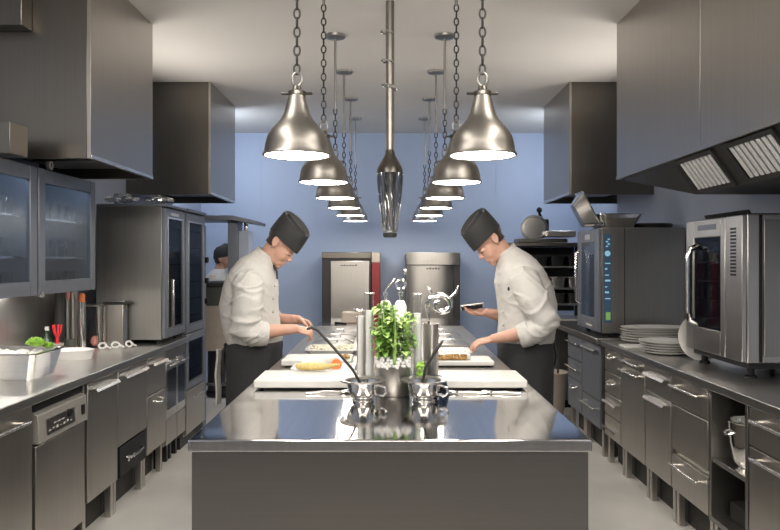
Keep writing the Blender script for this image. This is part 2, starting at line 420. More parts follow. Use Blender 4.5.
oven_front('built_in_oven', 'narrow built-in oven beside the two-drawer cabinet on the left', 5.0, 5.26)
oven_front('built_in_oven', 'narrow built-in oven against the tall glass-doored fridge', 5.26, 5.48)

lw = tag(obj('left_worktop', MB().box(-1.575, -2.285, 1.9, 5.48, 0.858, 0.90), 'top', None, 0.004), 'stainless worktop running along the left wall', 'worktop')
lw.name = 'worktop'
sp = tag(obj('splashback', MB().box(-2.288, -2.299, 1.9, 4.95, 0.902, 1.30), 'splash'), 'steel splashback below the left wall cabinets', 'splashback')

# right run, near to far
base_unit('drawer_cabinet', 'steel drawer-over-door cabinet at the right picture edge', 'cabinet', 1, 2.45, 3.125,
          [('drawer', 0.68, TOPD, 'front', 0.80, 'bar'), ('door', 0.21, 0.67, 'front', 0.635, 'bar')])
nb = base_unit('open_cabinet', 'open-fronted dark cabinet niche holding a steel pail', 'cabinet', 1, 3.130, 3.515, [], open_front=True)
obj('shelf', MB().box(1.605, 2.248, 3.157, 3.489, 0.495, 0.52), 'handle', nb, 0.002)
base_unit('drawer_cabinet', 'three-drawer steel cabinet left of the open niche', 'cabinet', 1, 3.520, 3.98,
          [('drawer', 0.695, TOPD, 'front', 0.80, 'bar'), ('drawer', 0.435, 0.685, 'front', None, None), ('drawer', 0.21, 0.405, 'front', 0.36, 'bar')])
base_unit('base_cabinet', 'steel cabinet with a small drawer above a handled door, under the white plates', 'cabinet', 1, 3.985, 4.39,
          [('drawer', 0.70, TOPD, 'front', 0.80, 'flat'), ('door', 0.21, 0.69, 'front', 0.655, 'flat')])
base_unit('base_cabinet', 'full-height-door steel cabinet with two bar handles on the right run', 'cabinet', 1, 4.395, 4.85,
          [('drawer', 0.79, TOPD, 'front', 0.822, 'bar'), ('door', 0.21, 0.785, 'front', 0.755, 'bar')])
base_unit('drawer_cabinet', 'narrow four-drawer steel cabinet below the stacked platters', 'cabinet', 1, 4.855, 5.22,
          [('drawer', 0.69, TOPD, 'front', 0.81, 'cup'), ('drawer', 0.53, 0.68, 'front', 0.62, 'cup'),
           ('drawer', 0.37, 0.52, 'front', 0.47, 'flat'), ('drawer', 0.21, 0.36, 'front', 0.28, 'flat')])
base_unit('base_cabinet', 'dark steel cabinet under the lit-display oven, door above a drawer', 'cabinet', 1, 5.33, 5.83,
          [('door', 0.42, TOPD, 'grey_frame', 0.80, 'flat'), ('drawer', 0.21, 0.41, 'grey_frame', 0.35, 'bar')], body='side')
base_unit('drawer_cabinet', 'dark three-drawer cabinet nearest the right chef', 'cabinet', 1, 5.835, 6.30,
          [('drawer', 0.64, TOPD, 'grey_frame', 0.79, 'bar'), ('drawer', 0.47, 0.63, 'grey_frame', 0.57, 'bar'), ('drawer', 0.21, 0.46, 'grey_frame', 0.41, 'cup')], body='side')
tag(obj('worktop', MB().box(1.575, 2.285, 1.9, 5.24, 0.858, 0.90), 'top', None, 0.004), 'stainless worktop running along the right wall under the plates', 'worktop')
tag(obj('worktop', MB().box(1.565, 2.285, 5.30, 6.85, 0.858, 0.905), 'side', None, 0.004), 'dark worktop under the lit-display oven', 'worktop')

# ------------------------------------------------------------------ hoods
def hood(label, sd, y0, y1, z, xin=1.56, filters=False):
    r = thing('extractor_hood', label, 'extractor hood', (sd*1.93, (y0+y1)/2, z))
    X = lambda a: sd*a
    xo = HW-0.004; zb = z; t = 0.02; zt = H-0.002
    # shell: aisle face, two ends, wall side
    for ya, yb in (((y0, 3.36), (3.365, y1)) if filters else ((y0, y1),)): obj('front_panel', MB().box(X(xin), X(xin+t), ya, yb, z, zt), 'hood', r, 0.001)
    for nm, a, b in (('near_panel', y0, y0+t), ('far_panel', y1-t, y1)):
        obj('end_panel', MB().prism([(X(xin+t), z), (X(xo), zb), (X(xo), zt), (X(xin+t), zt)], 'y', a, b), 'dark_hood', r, 0.002)  # same steel as the aisle face, darkened to paint its shade
    obj('edge_trim', MB().box(X(xin-0.006), X(xin), y0, y1, z, z+0.02), 'handle' if not filters else 'hood', r, 0.002)
    # underside: sloping tray set up inside the skirt
    sl = (zb-z)/(xo-xin-t)
    def plane(a, b, yy0, yy1, up, th, m=None):
        za, zc = z+sl*(a-xin-t)+up, z+sl*(b-xin-t)+up
        return [(X(a), za), (X(b), zc), (X(b), zc+th), (X(a), za+th)]
    if filters:
        # a deep filter housing hangs below the skirt and tapers away towards the far end
        xa, za, xb, zl, yf = xin+t, z+0.004, xin+0.15, z-0.175, 3.75
        sec = [(xa, za), (xb, zl), (xo, zl), (xo, za)]
        obj('filter_housing', MB().prism([(X(p), q) for p, q in sec], 'y', y0+t, yf), 'dark', r, 0.002)
        tp = MB(); v = [Vector((X(p), yf+0.0005, q)) for p, q in sec]+[Vector((X(xa), y1-t, za-0.004)), Vector((X(xo), y1-t, za-0.004)), Vector((X(xo), y1-t, za)), Vector((X(xa), y1-t, za))]
        tp.add(v, [(0, 1, 2, 3), (4, 7, 6, 5), (0, 4, 1), (1, 4, 5, 2), (2, 5, 6, 3), (0, 3, 6, 7), (0, 7, 4)])
        obj('end_taper', tp, 'dark', r)
        nv = Vector((zl-za, xa-xb)).normalized(); nv = Vector((-abs(nv[0]), -abs(nv[1])))
        def face(t0, t1, a_, b_):
            q = lambda tt, h: (X(xa+(xb-xa)*tt+nv[0]*h), za+(zl-za)*tt+nv[1]*h)
            return [q(t0, a_), q(t1, a_), q(t1, b_), q(t0, b_)]
        for a, b in ((3.29, 3.71), (2.76, 3.18), (2.33, 2.65)):
            fr = MB()
            for t0, t1, ya, yb in ((0.02, 0.12, a, b), (0.88, 0.98, a, b), (0.12, 0.88, a, a+0.025), (0.12, 0.88, b-0.025, b)): fr.prism(face(t0, t1, 0.0005, 0.012), 'y', ya, yb)
            f = obj('filter_frame', fr, 'dark', r)
            sm = MB(); n = 8
            for q in range(n):
                c = a+0.03+(q+0.5)*(b-a-0.06)/n; sm.prism(face(0.125, 0.875, 0.0008, 0.010), 'y', c-0.014, c+0.012)
            obj('filter_slats', sm, 'slat', f, 0.002)
    else:
        obj('underside', MB().prism(plane(xin+t, xo, 0, 0, 0.10, 0.01), 'y', y0+t, y1-t), 'gap', r)
        inner = MB()
        for k in range(2):
            c = y0+(k+0.5)*(y1-y0)/2
            inner.prism(plane(xin+0.10, xo-0.15, 0, 0, 0.06, 0.03), 'y', c-0.18, c+0.18)
        obj('filter', inner, 'side', r, 0.003)
    return r
hood('steel extractor hood over the left glass wall cabinets, nearer of the two on the left', -1, 3.65, 4.60, 2.03)
hood('far dark steel extractor hood above the tall fridge on the left', -1, 6.09, 7.05, 2.07)
hood('large steel extractor hood with slatted filters above the right worktop', 1, 2.3, 4.60, 2.026, xin=1.49, filters=True)
hood('far steel extractor hood above the lit-display oven on the right', 1, 6.09, 7.10, 2.07)

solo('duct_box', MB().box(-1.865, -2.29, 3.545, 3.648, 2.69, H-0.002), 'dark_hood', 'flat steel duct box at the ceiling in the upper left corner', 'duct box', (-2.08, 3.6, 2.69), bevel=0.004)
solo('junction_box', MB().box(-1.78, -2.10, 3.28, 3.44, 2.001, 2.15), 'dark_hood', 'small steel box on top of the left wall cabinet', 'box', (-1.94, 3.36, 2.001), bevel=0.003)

# ------------------------------------------------------------------ left wall cabinets with glass doors
def glass_shelf_bank(y0, y1, label):
    X0 = -1.90; z0, z1 = 1.31, 2.0
    r = thing('wall_cabinet', label, 'wall cabinet', (-2.1, (y0+y1)/2, z0))
    c = MB(); t = 0.02; xb = -2.297; xf = X0-0.026
    c.box(xf, xb, y0, y1, z0, z0+t); c.box(xf, xb, y0, y1, z1-t, z1)
    c.box(xf, xb, y0, y0+t, z0+t, z1-t); c.box(xf, xb, y1-t, y1, z0+t, z1-t); c.box(xb+0.012, xb, y0+t, y1-t, z0+t, z1-t)
    obj('cabinet_body', c, 'grey_frame', r)
    for z in (1.52, 1.74): obj('shelf', MB().box(xf-0.03, xb+0.013, y0+t, y1-t, z-0.012, z), 'handle', r)
    f = MB(); w = 0.075
    f.box(X0, X0-0.024, y0+0.004, y0+w, z0, z1); f.box(X0, X0-0.024, y1-w, y1-0.004, z0, z1)
    f.box(X0, X0-0.024, y0+w, y1-w, z0, z0+w); f.box(X0, X0-0.024, y0+w, y1-w, z1-w, z1)
    obj('led_strip', MB().box(xf-0.02, xf-0.035, y0+t, y1-t, z1-t-0.012, z1-t-0.001), 'led', r)  # glowing strip added to light the shelves and glassware
    d = obj('door', f, 'grey_frame', r, 0.003)
    obj('door_glass', MB().box(X0-0.008, X0-0.014, y0+w, y1-w, z0+w, z1-w), 'cab_glass', d)
    obj('hinge', MB().cyl((X0+0.004, y0+0.03, z0-0.012), 0.012, 0.03, 12), 'handle', d)
    return r
glass_shelf_bank(3.04, 3.775, 'grey wall cabinet with a glass door, cut off by the left picture edge')
glass_shelf_bank(3.785, 4.52, 'grey wall cabinet with a glass door of glassware under the left hood')
def tumbler(name, loc, label, grp):
    t = tag(obj(name, MB().lathe([(0, 0), (0.026, 0), (0.033, 0.10), (0.030, 0.10), (0.024, 0.006), (0, 0.006)], (0,0,0), 16), 'clear'), label, 'glass', grp)
    t.location = loc; return t
first = None
for (ya, yb, wh) in ((3.10, 3.72, 'nearest the picture edge'), (3.85, 4.46, 'under the left hood')):
    for z, sh in ((1.3305, 'bottom'), (1.5205, 'middle'), (1.7405, 'top')):
        for k in range(7):
            lab = 'clear tumbler in the %s-shelf row, glass wall cabinet %s' % (sh, wh)
            g = 'tumblers on the %s shelf, cabinet %s' % (sh, wh)
            loc = (-2.04, ya+(yb-ya)*k/6, z)
            if first is None: first = tumbler('tumbler', loc, lab, g)
            else: dup(first, loc, lab, g)

# gauge under the hood
g = thing('dial_gauge', 'round white dial gauge on top of the wall cabinet, under the left hood', 'gauge', (-1.93, 3.98, 2.0005))
obj('stand', MB().cyl((-1.935, 3.98, 2.0005), 0.012, 0.01, 12), 'dark', g)
obj('dial', MB().cyl((-1.945, 3.98, 2.036), 0.026, 0.02, 24, Matrix.Rotation(PI/2, 4, 'Y')), 'white', g)
obj('needle', MB().box(-1.9235, -1.926, 3.977, 3.983, 2.03, 2.05), 'black', g)

# ------------------------------------------------------------------ left tall appliances
un = thing('glass_door_fridge', 'steel glass-doored fridge standing on the left worktop', 'fridge', (-1.93, 5.23, 0.9005))
obj('cabinet_body', MB().box(-1.625, -2.09, 4.98, 5.475, 0.93, 1.88), 'side', un, 0.004)
for ly in (5.02, 5.43):
    for lx in (-1.66, -2.05): obj('foot', MB().cyl((lx, ly, 0.9005), 0.02, 0.03, 12), 'black', un)
def glass_front(r, y0, y1, z0, z1, w=0.07):
    f = MB()
    f.box(-1.60, -1.624, y0, y0+w, z0, z1); f.box(-1.60, -1.624, y1-w, y1, z0, z1)
    f.box(-1.60, -1.624, y0+w, y1-w, z0, z0+w); f.box(-1.60, -1.624, y0+w, y1-w, z1-w, z1)
    d = obj('door', f, 'grey_frame', r, 0.003)
    obj('door_glass', MB().box(-1.606, -1.612, y0+w, y1-w, z0+w, z1-w), 'dark_glass', d)
    tr = MB(); q = 0.012
    a, b, c, e = y0+w-q, y1-w+q, z0+w-q, z1-w+q
    tr.box(-1.597, -1.601, a, a+q, c, e); tr.box(-1.597, -1.601, b-q, b, c, e); tr.box(-1.597, -1.601, a+q, b-q, c, c+q); tr.box(-1.597, -1.601, a+q, b-q, e-q, e)
    obj('door_trim', tr, 'handle', d)
    sh = MB()
    n = max(2, int((z1-z0)/0.13))
    for k in range(1, n): sh.box(-1.6165, -1.6235, y0+w, y1-w, z0+(z1-z0)*k/n-0.006, z0+(z1-z0)*k/n)
    obj('rack', sh, 'handle', d)
    return d
d = glass_front(un, 4.985, 5.47, 0.94, 1.87)
obj('handle', MB().box(-1.575, -1.60, 5.10, 5.125, 1.0, 1.36), 'handle', d, 0.004)
obj('badge', MB().box(-1.597, -1.600, 5.12, 5.30, 1.825, 1.845), 'white', d)
obj('top_cap', MB().box(-1.59, -2.09, 4.98, 5.475, 1.881, 1.90), 'grey_frame', un, 0.003)
fr = thing('tall_fridge', 'tall floor-standing fridge with two glass doors and a bottom drawer at the far left', 'fridge', (-1.93, 5.77, 0))
obj('cabinet_body', MB().box(-1.626, -2.25, 5.50, 6.05, 0.10, 1.88), 'side', fr, 0.004)
obj('plinth', MB().box(-1.66, -2.22, 5.53, 6.02, 0, 0.10), 'dark', fr)
glass_front(fr, 5.505, 6.045, 0.92, 1.87); glass_front(fr, 5.505, 6.045, 0.47, 0.91, 0.06)
d = obj('drawer', MB().box(-1.60, -1.625, 5.505, 6.045, 0.12, 0.46), 'front_v', fr, 0.003)
obj('handle', MB().tube([(-1.575, 5.62, 0.40), (-1.575, 5.93, 0.40)], 0.009, 8), 'handle', d)
obj('top_cap', MB().box(-1.585, -2.25, 5.50, 6.05, 1.881, 1.905), 'grey_frame', fr, 0.003)
cb = thing('control_column', 'slim grey control column with round knobs beyond the tall left fridge', 'control column', (-1.78, 6.12, 0))
obj('column_body', MB().box(-1.62, -1.95, 6.065, 6.17, 0, 1.80), 'grey_frame', cb, 0.004)
for z in (1.5, 1.32, 1.14): obj('knob', MB().cyl((-1.62, 6.12, z), 0.025, 0.03, 16, Matrix.Rotation(PI/2, 4, 'Y')), 'black', cb)

def film(name, c, r, label, seed):
    mb = MB().ell((0, 0, 0), r, seg=24, rings=14)
    for i, v in enumerate(mb.v):
        n = noise.noise(v*28+Vector((seed, 0, 0)))*0.45+noise.noise(v*60+Vector((seed, 3, 0)))*0.25
        mb.v[i] = v*(1+n)+Vector((0, 0, 0))
    lo = min(v.z for v in mb.v)
    mb.v = [v+Vector((c[0], c[1], c[2]-lo)) for v in mb.v]
    return solo(name, mb, 'film', label, 'plastic bag', c, angle=12)
film('plastic_bag', (-1.95, 5.08, 1.9005), (0.10, 0.08, 0.035), 'crumpled clear plastic bag at the back of the worktop fridge top', 3.1)
film('plastic_bag', (-1.72, 5.2, 1.9005), (0.10, 0.09, 0.035), 'crumpled clear plastic bag at the front edge of the worktop fridge top', 8.7)

# ------------------------------------------------------------------ right ovens
ov = thing('combi_oven', 'dark steel oven with a lit blue display strip on the far right worktop', 'oven', (1.93, 5.7, 0.9055))
obj('oven_body', MB().box(1.626, 2.27, 5.38, 5.98, 0.935, 1.75), 'side', ov, 0.006)
for ly in (5.43, 5.93):
    for lx in (1.68, 2.2): obj('foot', MB().cyl((lx, ly, 0.9055), 0.022, 0.03, 12), 'black', ov)
f = MB(); a, b, z0, z1, w = 5.385, 5.975, 0.945, 1.74, 0.10
f.box(1.60, 1.625, a, a+w, z0, z1); f.box(1.60, 1.625, b-w, b, z0, z1); f.box(1.60, 1.625, a+w, b-w, z0, z0+w); f.box(1.60, 1.625, a+w, b-w, z1-w, z1)
d = obj('door', f, 'grey_frame', ov, 0.004)
obj('door_glass', MB().box(1.606, 1.614, a+w, b-w, z0+w, z1-w), 'glass', d)
obj('door_backing', MB().box(1.6165, 1.6255, a+w, b-w, z0+w, z1-w), 'grey_frame', d)
obj('handle', MB().tube([(1.60, 5.89, 1.58), (1.565, 5.89, 1.56), (1.565, 5.89, 1.16), (1.60, 5.89, 1.14)], 0.011, 10), 'chrome', d)
obj('badge', MB().box(1.597, 1.6005, 5.60, 5.74, 1.665, 1.705), 'white', d)
obj('badge', MB().box(1.597, 1.6005, 5.55, 5.70, 0.975, 0.99), 'white', d)
p = obj('control_panel', MB().box(1.626, 1.745, 5.372, 5.3795, 0.94, 1.745), 'side', ov, 0.002)
dp = obj('display', MB().box(1.640, 1.700, 5.3675, 5.3718, 1.02, 1.70), 'screen', p)
mk = MB()
for k in range(7): mk.box(1.648, 1.69-(k % 3)*0.012, 5.3655, 5.3674, 1.20+k*0.045, 1.208+k*0.045+0.006*(k % 2))
for k in range(4): mk.box(1.655+0.014*(k % 2), 1.672+0.014*(k % 2), 5.3655, 5.3674, 1.60+k*0.018, 1.61+k*0.018)
mk.cyl((1.668, 5.3674, 1.55), 0.022, 0.0015, 20, Matrix.Rotation(PI/2, 4, 'X'))
obj('display_marks', mk, 'screen_white', p)
obj('display_marks', MB().box(1.655, 1.69, 5.3655, 5.3674, 1.04, 1.10), 'screen_green', p)
obj('side_seam', MB().box(1.80, 1.806, 5.376, 5.38, 0.94, 1.745), 'dark', ov)

mw = thing('countertop_oven', 'big steel countertop oven with a vertical bar handle at the right picture edge', 'oven', (2.0, 3.81, 0.9005))
obj('oven_body', MB().box(1.776, 2.285, 3.48, 4.14, 0.985, 1.73), 'steel_v', mw, 0.006)
f = MB(); a, b, z0, z1 = 3.66, 4.135, 0.99, 1.725
wl, wr, wt, wb = 0.10, 0.05, 0.10, 0.13
f.box(1.75, 1.775, a, a+wr, z0, z1); f.box(1.75, 1.775, b-wl, b, z0, z1); f.box(1.75, 1.775, a+wr, b-wl, z0, z0+wb); f.box(1.75, 1.775, a+wr, b-wl, z1-wt, z1)
d = obj('door', f, 'steel_v', mw, 0.004)
obj('door_glass', MB().box(1.757, 1.764, a+wr, b-wl, z0+wb, z1-wt), 'dark_glass', d)
obj('door_backing', MB().box(1.7665, 1.7755, a+wr, b-wl, z0+wb, z1-wt), 'gap', d)
rk = MB()
for k in range(4): rk.box(1.7645, 1.7662, a+wr+0.02, b-wl-0.02, 1.18+k*0.10, 1.186+k*0.10)
obj('rack', rk, 'handle', d)
obj('handle', MB().tube([(1.755, 4.00, 1.58), (1.715, 4.00, 1.56), (1.707, 4.00, 1.52), (1.707, 4.00, 1.20), (1.715, 4.00, 1.16), (1.755, 4.00, 1.14)], 0.018, 12), 'chrome', d)
cp = obj('control_panel', MB().box(1.752, 1.775, 3.485, 3.655, 0.99, 1.725), 'steel_v', mw, 0.003)
vs = MB()
for k in range(14): vs.box(1.7495, 1.7525, 3.545, 3.60, 1.42+k*0.018, 1.43+k*0.018)
obj('vent_slot', vs, 'black', cp)
obj('badge', MB().box(1.7485, 1.7505, 3.76, 3.98, 1.665, 1.695), 'grey_frame', d)
obj('side_seam', MB().box(1.835, 1.85, 3.4765, 3.4805, 0.99, 1.725), 'black', mw)
obj('side_panel', MB().box(1.855, 2.283, 3.470, 3.4795, 1.02, 1.70), 'side', mw, 0.003)
obj('base_plate', MB().box(1.79, 2.27, 3.49, 4.12, 0.955, 0.984), 'black', mw)
for ly in (3.55, 4.07):
    for lx in (1.83, 2.22): obj('foot', MB().lathe([(0, 0), (0.03, 0), (0.03, 0.012), (0.018, 0.02), (0.018, 0.0545), (0, 0.0545)], (lx, ly, 0.9005), 16), 'black', mw)
t = solo('baking_tray', MB().prism([(1.83, 1.7305), (2.26, 1.7305), (2.275, 1.757), (2.262, 1.757), (2.25, 1.738), (1.84, 1.738), (1.828, 1.757), (1.815, 1.757)], 'y', 3.56, 4.05), 'dark', 'dark shallow tray on top of the countertop oven', 'tray', (2.05, 3.8, 1.7305), bevel=0.002)

# on top of the lit-display oven
def gn_pan(x0, x1, y0, y1, h, tp=0.05, th=0.006):
    """tapered open pan with a flat rim, base at z=0"""
    mb = MB()
    def rc(x0, x1, y0, y1, z, r):
        pts = []
        for cx, cy, a0 in ((x1-r, y1-r, 0), (x0+r, y1-r, 90), (x0+r, y0+r, 180), (x1-r, y0+r, 270)):
            for k in range(5): a = R(a0+k*22.5); pts.append(Vector((cx+r*math.cos(a), cy+r*math.sin(a), z)))
        return pts
    t = tp
    mb.loft([rc(x0+t, x1-t, y0+t, y1-t, 0, 0.03), rc(x0, x1, y0, y1, h-0.006, 0.03), rc(x0-0.014, x1+0.014, y0-0.014, y1+0.014, h-0.006, 0.035),
             rc(x0-0.014, x1+0.014, y0-0.014, y1+0.014, h, 0.035), rc(x0+0.002, x1-0.002, y0+0.002, y1-0.002, h, 0.03), rc(x0+t+0.004, x1-t-0.004, y0+t+0.004, y1-t-0.004, th, 0.028)])
    return mb
p = tag(obj('steel_pan', gn_pan(-0.16, 0.16, -0.13, 0.13, 0.11), 'chrome'), 'steel pan standing upright on top of the lit-display oven', 'pan'); p.location = (1.80, 5.56, 1.7505)
mb = gn_pan(-0.15, 0.15, -0.11, 0.11, 0.10)
mm = Matrix.Rotation(R(62), 4, 'Y'); mb.v = [mm @ v for v in mb.v]; lo = min(v.z for v in mb.v); mb.v = [v-Vector((0, 0, lo)) for v in mb.v]
p = tag(obj('steel_pan', mb, 'chrome'), 'steel pan tipped on its side at the corner of the lit-display oven', 'pan'); p.location = (1.50, 5.60, 1.7505)
solo('griddle_pan', MB().lathe([(0, 0), (0.17, 0), (0.185, 0.03), (0.18, 0.042), (0.172, 0.042), (0.165, 0.012), (0, 0.012)], (2.105, 5.70, 1.7505), 40), 'dark',
     'round black pan on top of the lit-display oven', 'pan', (2.105, 5.70, 1.7505))

# plates on the right worktop
def plate(r, h, sy=1.0):
    return MB().lathe([(0, 0), (r*0.6, 0), (r*0.98, h*0.82), (r, h), (r*0.97, h), (r*0.6, h*0.35), (0, h*0.35)], (0, 0, 0), 48, 1, sy)
plat = tag(obj('platter', plate(0.25, 0.026, 0.55), 'white'), 'large white oval platter at the bottom of the stack before the lit-display oven', 'platter', 'white platters stacked before the lit-display oven')
plat.location = (1.925, 5.205, 0.9055+0.0)
plat.location.z = 0.9005; plat.location.y = 5.08
names = ['second from the bottom', 'third from the bottom', 'fourth from the bottom', 'second from the top', 'on the top']
for k, nm in enumerate(names):
    dup(plat, (1.925+0.006*((k*7) % 3-1), 5.08, 0.9005+0.0185*(k+1)), 'large white oval platter %s of the stack before the lit-display oven' % nm)
pl = tag(obj('plate', plate(0.165, 0.022), 'white'), 'round pale plate at the bottom of the stack behind the countertop oven', 'plate', 'round plates stacked behind the countertop oven')
pl.location = (1.775, 4.50, 0.9005)
for k, nm in enumerate(['second from the bottom', 'in the middle', 'second from the top', 'on the top']):
    dup(pl, (1.775+0.004*((k*5) % 3-1), 4.50, 0.9005+0.0155*(k+1)), 'round pale plate %s of the stack behind the countertop oven' % nm)
mb = plate(0.14, 0.02); mm = Matrix.Rotation(R(82), 4, 'X'); mb.v = [mm @ v for v in mb.v]; lo = min(v.z for v in mb.v); mb.v = [v-Vector((0, 0, lo)) for v in mb.v]
p = tag(obj('plate', mb, 'white'), 'white plate on edge leaning against the back of the countertop oven', 'plate'); p.location = (1.86, 4.198, 0.9005)
solo('serving_board', MB().box(1.60, 1.84, 4.76, 4.90, 0.9005, 0.912), 'board', 'thin pale board lying on the worktop before the platter stack', 'board', (1.72, 4.83, 0.9005), bevel=0.003)

# pail in the niche
pa = thing('mixing_pail', 'polished steel pail on the shelf of the open niche', 'pail', (1.71, 3.30, 0.5205))
obj('bowl', MB().lathe([(0, 0), (0.06, 0), (0.085, 0.03), (0.10, 0.12), (0.107, 0.215), (0.112, 0.22), (0.104, 0.222), (0.094, 0.12), (0.08, 0.035), (0, 0.01)], (1.71, 3.30, 0.5205), 36), 'chrome', pa)
obj('handle', MB().tube([(1.605, 3.27, 0.69), (1.585, 3.275, 0.685), (1.58, 3.30, 0.68), (1.585, 3.325, 0.685), (1.605, 3.33, 0.69)], 0.005, 8), 'chrome', pa)
solo('storage_box', MB().box(1.68, 2.1, 3.19, 3.46, 0.2255, 0.31), 'dark', 'dark low box on the floor of the open niche', 'box', (1.9, 3.32, 0.2255), bevel=0.006)

# ------------------------------------------------------------------ far wall: fridges, red panel, service pass, rack
fg = thing('upright_fridge', 'steel upright fridge with a dark surround, left of the two at the back wall', 'fridge', (-0.49, 8.2, 0))
obj('cabinet_body', MB().box(-0.775, -0.215, 7.97, 8.52, 0.06, 1.59), 'dark', fg, 0.006)
d = obj('door', MB().box(-0.675, -0.235, 7.945, 7.969, 0.75, 1.49), 'steel_v', fg, 0.006)
b = MB()
for k in range(6): b.box(-0.56+k*0.033, -0.54+k*0.033, 7.942, 7.9455, 1.432, 1.443+0.004*(k % 2))
obj('badge', b, 'black', d)
obj('lower_door', MB().box(-0.675, -0.235, 7.945, 7.969, 0.10, 0.74), 'steel_v', fg, 0.006)
obj('top_band', MB().box(-0.775, -0.215, 7.95, 7.969, 1.52, 1.585), 'dark_hood', fg, 0.003)
obj('plinth', MB().box(-0.74, -0.25, 8.0, 8.5, 0, 0.06), 'black', fg)
rp = thing('fire_cabinet', 'narrow red cabinet standing against the left back-wall fridge', 'fire cabinet', (-0.155, 8.3, 0))
obj('cabinet_body', MB().box(-0.208, -0.115, 7.96, 8.50, 0, 1.47), 'red', rp, 0.004)
obj('top_cap', MB().box(-0.208, -0.115, 7.96, 8.50, 1.471, 1.585), 'cream', rp, 0.004)
f2 = thing('upright_fridge', 'steel upright fridge with a rounded door, right of the two at the back wall', 'fridge', (0.49, 8.2, 0))
obj('cabinet_body', MB().box(0.185, 0.80, 8.0, 8.52, 0.06, 1.57), 'dark', f2, 0.006)
def bowed(x0, x1, yf, yb, bow, z0, z1):
    pts = [(x0, yb)]; n = 14
    for k in range(n+1):
        u = k/n; pts.append((x0+(x1-x0)*u, yf+bow*(2*u-1)**4))
    pts.append((x1, yb)); return MB().prism(pts, 'z', z0, z1)
d = obj('door', bowed(0.185, 0.72, 7.94, 7.999, 0.04, 0.10, 1.44), 'steel_v', f2, 0.003)
b = MB()
for k in range(5): b.box(0.415+k*0.032, 0.433+k*0.032, 7.9365, 7.9405, 1.395, 1.408+0.005*(k % 2))
obj('badge', b, 'black', d)
obj('top_band', bowed(0.185, 0.80, 7.93, 7.999, 0.03, 1.445, 1.585), 'steel_v', f2, 0.003)
obj('plinth', MB().box(0.22, 0.76, 8.03, 8.5, 0, 0.06), 'black', f2)

# service pass, far left
sv = thing('service_pass', 'dark grey service pass with a canopy behind the left chef', 'service pass', (-1.6, 7.0, 0))
obj('canopy', MB().prism([(-2.1, 1.885), (-1.52, 1.885), (-1.29, 1.845), (-1.285, 1.875), (-1.52, 1.93), (-2.1, 1.93)], 'y', 6.75, 7.25), 'grey_frame', sv, 0.004)
obj('post', MB().box(-1.60, -1.50, 6.9, 7.12, 1.285, 1.884), 'grey_frame', sv, 0.004)
obj('post', MB().box(-2.05, -1.96, 6.9, 7.12, 1.285, 1.884), 'grey_frame', sv, 0.004)
sb = obj('switch_box', MB().box(-1.498, -1.395, 6.92, 7.10, 1.40, 1.79), 'wall_side', sv, 0.004)
obj('knob', MB().cyl((-1.44, 6.92, 1.50), 0.03, 0.03, 16, Matrix.Rotation(PI/2, 4, 'X')), 'black', sb)
obj('hook', MB().tube([(-1.44, 7.0, 1.79), (-1.44, 7.0, 1.875)], 0.02, 10), 'handle', sb)
obj('counter', MB().box(-2.1, -1.48, 6.72, 7.3, 1.245, 1.284), 'dark', sv, 0.006)
obj('drawer_box', MB().box(-2.05, -1.50, 6.76, 7.28, 1.06, 1.244), 'olive', sv, 0.004)
obj('lower_panel', MB().box(-2.05, -1.50, 6.77, 7.28, 0.62, 1.059), 'cream', sv, 0.004)
for lx in (-2.02, -1.53):
    for ly in (6.80, 7.25): obj('leg', MB().box(lx-0.025, lx+0.025, ly-0.025, ly+0.025, 0, 0.619), 'dark', sv)
obj('rail', MB().box(-2.0, -1.55, 6.79, 6.81, 0.28, 0.31), 'handle', sv)

# slicer rack, far right
wc = thing('white_counter', 'white counter at the back wall behind the right chef', 'counter', (1.75, 7.4, 0))
obj('worktop', MB().box(1.15, 2.28, 7.05, 7.75, 0.86, 0.90), 'white', wc, 0.004)
obj('cabinet_body', MB().box(1.18, 2.26, 7.09, 7.73, 0.08, 0.859), 'side', wc, 0.004)
obj('plinth', MB().box(1.2, 2.24, 7.12, 7.7, 0, 0.08), 'black', wc)
rk = thing('shelf_rack', 'open dark steel shelf rack standing on the white counter', 'rack', (1.65, 7.35, 0.9005))
for x in (1.26, 2.02):
    for y in (7.14, 7.58): obj('post', MB().box(x-0.02, x+0.02, y-0.02, y+0.02, 0.9005, 1.64), 'dark', rk)
for z in (1.06, 1.22, 1.44): obj('shelf', MB().box(1.281, 1.999, 7.12, 7.60, z-0.02, z), 'handle', rk, 0.003)
obj('top_shelf', MB().box(1.20, 2.07, 7.08, 7.63, 1.641, 1.675), 'dark_hood', rk, 0.004)
obj('back_panel', MB().box(1.281, 1.999, 7.605, 7.615, 0.95, 1.64), 'dark', rk)
k0 = None
for z, sh, col in ((1.0605, 'lower', 'dark'), (1.2205, 'middle', 'side'), (1.4405, 'upper', 'black')):
    for k in range(4):
        mb = gn_pan(-0.075, 0.075, -0.16, 0.16, 0.10, 0.012)
        o = tag(obj('food_tub', mb, col), 'dark food tub on the %s shelf of the rack behind the right chef' % sh, 'tub', 'food tubs on the %s rack shelf' % sh)
        o.location = (1.375+k*0.176, 7.33, z)
sl = thing('meat_slicer', 'steel meat slicer with a round blade guard on top of the rack', 'meat slicer', (1.55, 7.3, 1.6755))
obj('base', MB().box(1.32, 1.82, 7.16, 7.48, 1.6755, 1.72), 'dark_hood', sl, 0.01)
obj('blade_guard', MB().lathe([(0, -0.02), (0.125, -0.02), (0.14, -0.01), (0.14, 0.012), (0.12, 0.02), (0, 0.02)], (1.50, 7.27, 1.828), 40, mat=Matrix.Rotation(PI/2, 4, 'X')), 'side', sl)
obj('blade', MB().lathe([(0, 0), (0.11, 0), (0.112, 0.004), (0, 0.006)], (1.50, 7.247, 1.828), 40, mat=Matrix.Rotation(PI/2, 4, 'X')), 'handle', sl)
